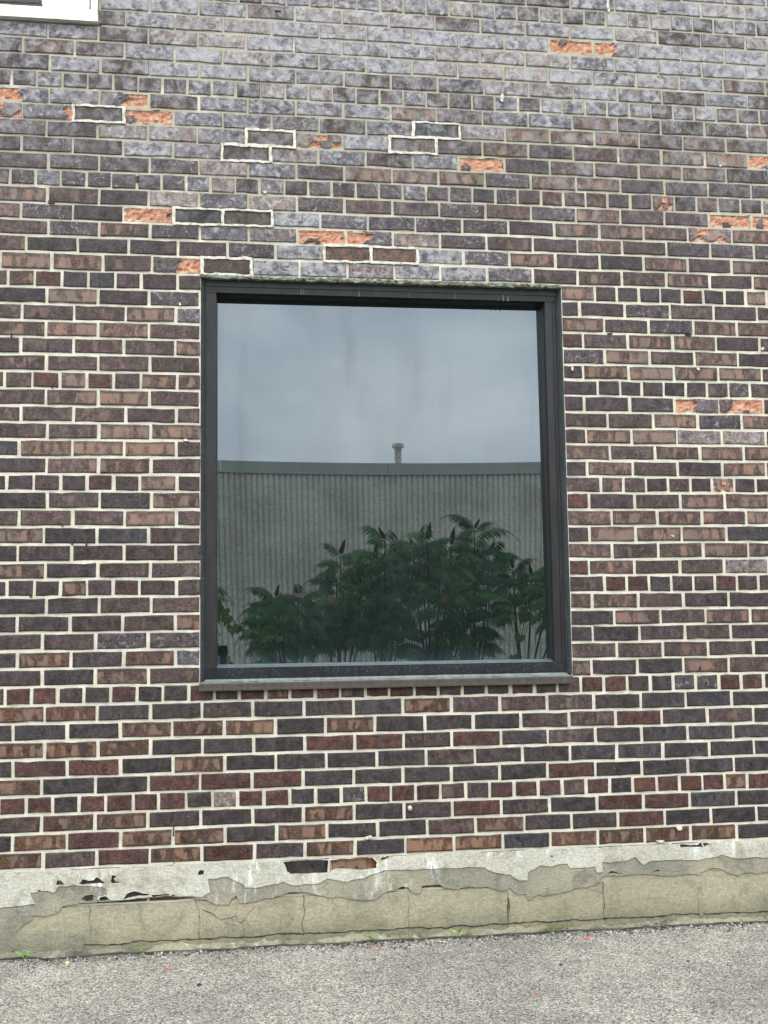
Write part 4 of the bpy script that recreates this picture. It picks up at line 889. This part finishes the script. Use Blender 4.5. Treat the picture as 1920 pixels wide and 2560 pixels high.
# vine with heart-shaped leaves trailing from the left
mv = leafmat('vine_leaf', (.06, .10, .018), (.09, .13, .03))
def vine(pts, label, dist, sz, seed):
    rr = random.Random(seed); W_ = [mirror(x, y, dist) for x, y in pts]; o0 = W_[0].copy(); root = empty('grape_vine', o0); tag(root, label, 'vine')
    mb = MB(); mb.tube([p-o0 for p in W_], .006, 4); mb.build('stem', MST, root)
    lm = MB(); shape = [(0, 0), (.35, .28), (.55, .0), (.42, -.45), (.15, -.6), (0, -1.0), (-.15, -.6), (-.42, -.45), (-.55, 0), (-.35, .28)]
    lm.add([(x, .12*abs(x), z) for x, z in shape], [(0, 1, 2, 3), (0, 3, 4, 5), (0, 5, 6, 7), (0, 7, 8, 9)]); me = lm.build('leaf', mv); md = me.data; bpy.data.objects.remove(me)
    for i, p in enumerate(W_):
        for _ in range(2 if i % 2 else 1): inst('leaf', md, root, p-o0+Vector((rr.uniform(-.05, .05), .03, -.01)), (rr.uniform(-.4, .4), rr.uniform(-.5, .5), rr.uniform(-.7, .7)), sz*rr.uniform(.7, 1.1))
vine([(520,1480),(545,1525),(570,1545),(585,1568),(605,1578),(625,1575),(645,1580),(665,1590)], 'trailing vine with heart shaped leaves at the left of the glass', 13.5, .13, 3)
vine([(690,1590),(660,1612),(650,1625),(668,1632)], 'short hanging vine under the left sumac', 13.7, .11, 5)
vine([(1290,1700),(1300,1640),(1312,1590),(1320,1540)], 'broad leaved vine climbing under the right sumac', 14.6, .16, 7)
# low weeds mass before the block wall
mb = MB(); rr = random.Random(21)
for _ in range(9000):
    x = rr.uniform(-6, 11); y = YB+rr.uniform(.15, 2.6); hmax = .75+.55*noise.fractal(Vector((x*1.1, y, 0)), 1, 2, 3); z = rr.random()*max(.15, hmax); s = rr.uniform(.03, .075); a = rr.random()*6.28
    d1 = Vector((math.cos(a), math.sin(a), rr.uniform(-.4, .6)))*s; d2 = Vector((-math.sin(a), math.cos(a), rr.uniform(-.5, .5)))*s*.4; c = Vector((x, y, z)); g = rr.uniform(.6, 1.4)
    mb.add([c-d1, c+d2, c+d1, c-d2], [(0, 1, 2, 3)], cd=(.03*g, .065*g, .02*g))
tag(mb.build('undergrowth', MAT['weed']), 'low green weeds along the foot of the block building', 'weeds', kind='stuff')

# ------------------------------------------------------------------ the photographer (a sliver shows low in the glass)
mph = plain('black_phone', (.006, .006, .008), .25, .5, 0, 0); mle = plain('lens_glass', (.002, .002, .004), .08, .6, 0, 0)
bm = bmesh.new(); bmesh.ops.create_cube(bm, size=1); bmesh.ops.scale(bm, vec=(.072, .008, .148), verts=bm.verts)
bmesh.ops.bevel(bm, geom=[e for e in bm.edges if abs((e.verts[0].co-e.verts[1].co).y) > .004], offset=.011, segments=4, affect='EDGES')
me = bpy.data.meshes.new('phone_case'); bm.to_mesh(me); bm.free(); me.materials.append(mph)
phx, phz = CAM.x-.004, CAM.z-.074-.070; phy = CAM.y-.020
PH = empty('phone', (phx, phy, phz)); tag(PH, 'black phone held upright in both hands, mirrored low at the left of the glass', 'phone')
o = bpy.data.objects.new('case', me); COL.objects.link(o); o.parent = PH
mb = MB(); mb.box(.004, .032, .0041, .0058, .038, .068); mb.build('camera_bump', mph, PH)
for (x, z) in ((.020, .060), (.011, .046)):
    mb = MB(); mb.tube([(x, .0058, z), (x, .0075, z)], .0062, 14); mb.build('lens', mle, PH)
skin = plain('skin', (.42, .26, .19), .55, .35, 0, .08, 30); jacket = plain('dark_jacket', (.022, .022, .028), .85, .2, 0, .3, 25); hairm = plain('dark_hair', (.02, .014, .010), .7, .3, 0, .4, 90); jeans = plain('dark_jeans', (.02, .025, .045), .85, .2, 0, .3, 60)
PR = empty('person', (.26, -5.12, ground_z(.36))); tag(PR, 'person in a dark jacket holding up a phone, a sliver mirrored low at the left', 'person')
def skinned(name, verts, edges, rad, mat, parent, root=0, sub=2):
    me = bpy.data.meshes.new(name); me.from_pydata(verts, edges, []); me.materials.append(mat)
    o = bpy.data.objects.new(name, me); COL.objects.link(o); o.parent = parent
    md = o.modifiers.new('skin', 'SKIN'); me.skin_vertices or None
    sv = me.skin_vertices[0].data if me.skin_vertices else None
    if sv is None:
        bm = bmesh.new(); bm.from_mesh(me); bm.verts.layers.skin.verify(); bm.to_mesh(me); bm.free(); sv = me.skin_vertices[0].data
    for i, r in enumerate(rad): sv[i].radius = r if isinstance(r, tuple) else (r, r); sv[i].use_root = (i == root)
    md.use_smooth_shade = True; s = o.modifiers.new('sub', 'SUBSURF'); s.levels = sub; s.render_levels = sub; return o
G0 = PR.location; HR = Vector((phx+.030, phy-.012, phz-.055))-G0; HL = Vector((phx-.034, phy-.012, phz-.060))-G0
v = [(0, 0, .92), (0, 0, 1.08), (0, .01, 1.25), (0, 0, 1.38), (0, .01, 1.47), (0, .02, 1.53), (.18, 0, 1.34), (.40, .20, 1.02), tuple(HR+Vector((.035, -.03, -.045))), tuple(HR),
     (-.17, 0, 1.36), (-.05, .14, 1.08), tuple(HL+Vector((-.05, -.04, -.04))), tuple(HL), (.10, 0, .88), (.11, .03, .50), (.12, -.01, .09), (.12, .10, .035), (.12, .17, .03),
     (-.10, 0, .88), (-.11, .02, .50), (-.12, -.02, .09), (-.13, .09, .035), (-.13, .16, .03)]
e = [(0,1),(1,2),(2,3),(3,4),(4,5),(3,6),(6,7),(7,8),(8,9),(3,10),(10,11),(11,12),(12,13),(0,14),(14,15),(15,16),(16,17),(17,18),(0,19),(19,20),(20,21),(21,22),(22,23)]
rad = [(.16,.11),(.15,.105),(.17,.12),(.14,.10),.06,.055,.065,.052,.032,(.034,.022),.065,.052,.032,(.034,.022),.085,.058,.042,.038,.03,.085,.058,.042,.038,.03]
skinned('body', v, e, rad, jacket, PR)
bm = bmesh.new(); bmesh.ops.create_uvsphere(bm, u_segments=28, v_segments=20, radius=1)
for q in bm.verts:
    c = q.co; x, y, z = c; jaw = 1-.28*max(0, -z); c.x = x*.075*jaw; c.y = y*.095*(1-.12*max(0, -z)); c.z = z*.118
    if y > .8 and abs(x) < .2 and -.35 < z < .12: c.y += .022*(1-abs(x)/.2)
    if y > .6 and .02 < z < .25 and .2 < abs(x) < .55: c.y -= .008
    if y > .7 and -.55 < z < -.42 and abs(x) < .35: c.y += .004
me = bpy.data.meshes.new('head'); bm.to_mesh(me); bm.free(); me.materials.append(skin); me.polygons.foreach_set('use_smooth', [True]*len(me.polygons))
hd_ = bpy.data.objects.new('head', me); COL.objects.link(hd_); hd_.parent = PR; hd_.location = (0.01, .04, 1.62); hd_.rotation_euler = (-.15, 0, -.35)
bm = bmesh.new(); bmesh.ops.create_uvsphere(bm, u_segments=24, v_segments=16, radius=1)
bmesh.ops.delete(bm, geom=[q for q in bm.verts if (q.co.y > .35 and q.co.z < .45) or q.co.z < -.5], context='VERTS')
for q in bm.verts: q.co = Vector((q.co.x*.086, q.co.y*.108-.006, q.co.z*.13))*(1+.05*noise.noise(q.co*6))
me = bpy.data.meshes.new('hair'); bm.to_mesh(me); bm.free(); me.materials.append(hairm); o = bpy.data.objects.new('hair', me); COL.objects.link(o); o.parent = hd_
for s in (-1, 1):
    mb = MB(); lathe(mb, [(-.004, .006), (0, .012), (.004, .008)], 10); o = mb.build('ear', skin, hd_, True); o.location = (s*.078, 0, 0); o.rotation_euler = (0, 1.57, 0); o.scale = (2.2, 1, 1)
    mb = MB(); lathe(mb, [(-.004, .003), (0, .009), (.003, .005), (.004, .002)], 12); o = mb.build('eye', mle, hd_, True); o.location = (s*.030, .082, .015); o.rotation_euler = (-1.57, 0, 0)
# fingers: right hand wraps the phone's right edge, left hand its left edge
def hand(Hc, s):
    for k in range(4):
        z = -.028+k*.018; L = (.9, 1.05, 1.1, .95)[k]
        pts = [Hc+Vector((s*.012, -.004, z)), Hc+Vector((s*.018, .012, z+.002)), Hc+Vector((s*.006, .022*L, z+.003)), Hc+Vector((-s*.016*L, .0225, z+.001))]
        skinned('finger', [tuple(p) for p in pts], [(0, 1), (1, 2), (2, 3)], [.0088, .0082, .0076, .0064], skin, PR, 0, 1)
    pts = [Hc+Vector((s*.010, -.012, -.01)), Hc+Vector((s*.004, -.018, .02)), Hc+Vector((-s*.010, -.016, .038)), Hc+Vector((-s*.018, -.014, .05))]
    skinned('thumb', [tuple(p) for p in pts], [(0, 1), (1, 2), (2, 3)], [.011, .010, .009, .0075], skin, PR, 0, 1)
hand(HR+Vector((.006, 0, .012)), 1); hand(HL+Vector((-.006, 0, .008)), -1)
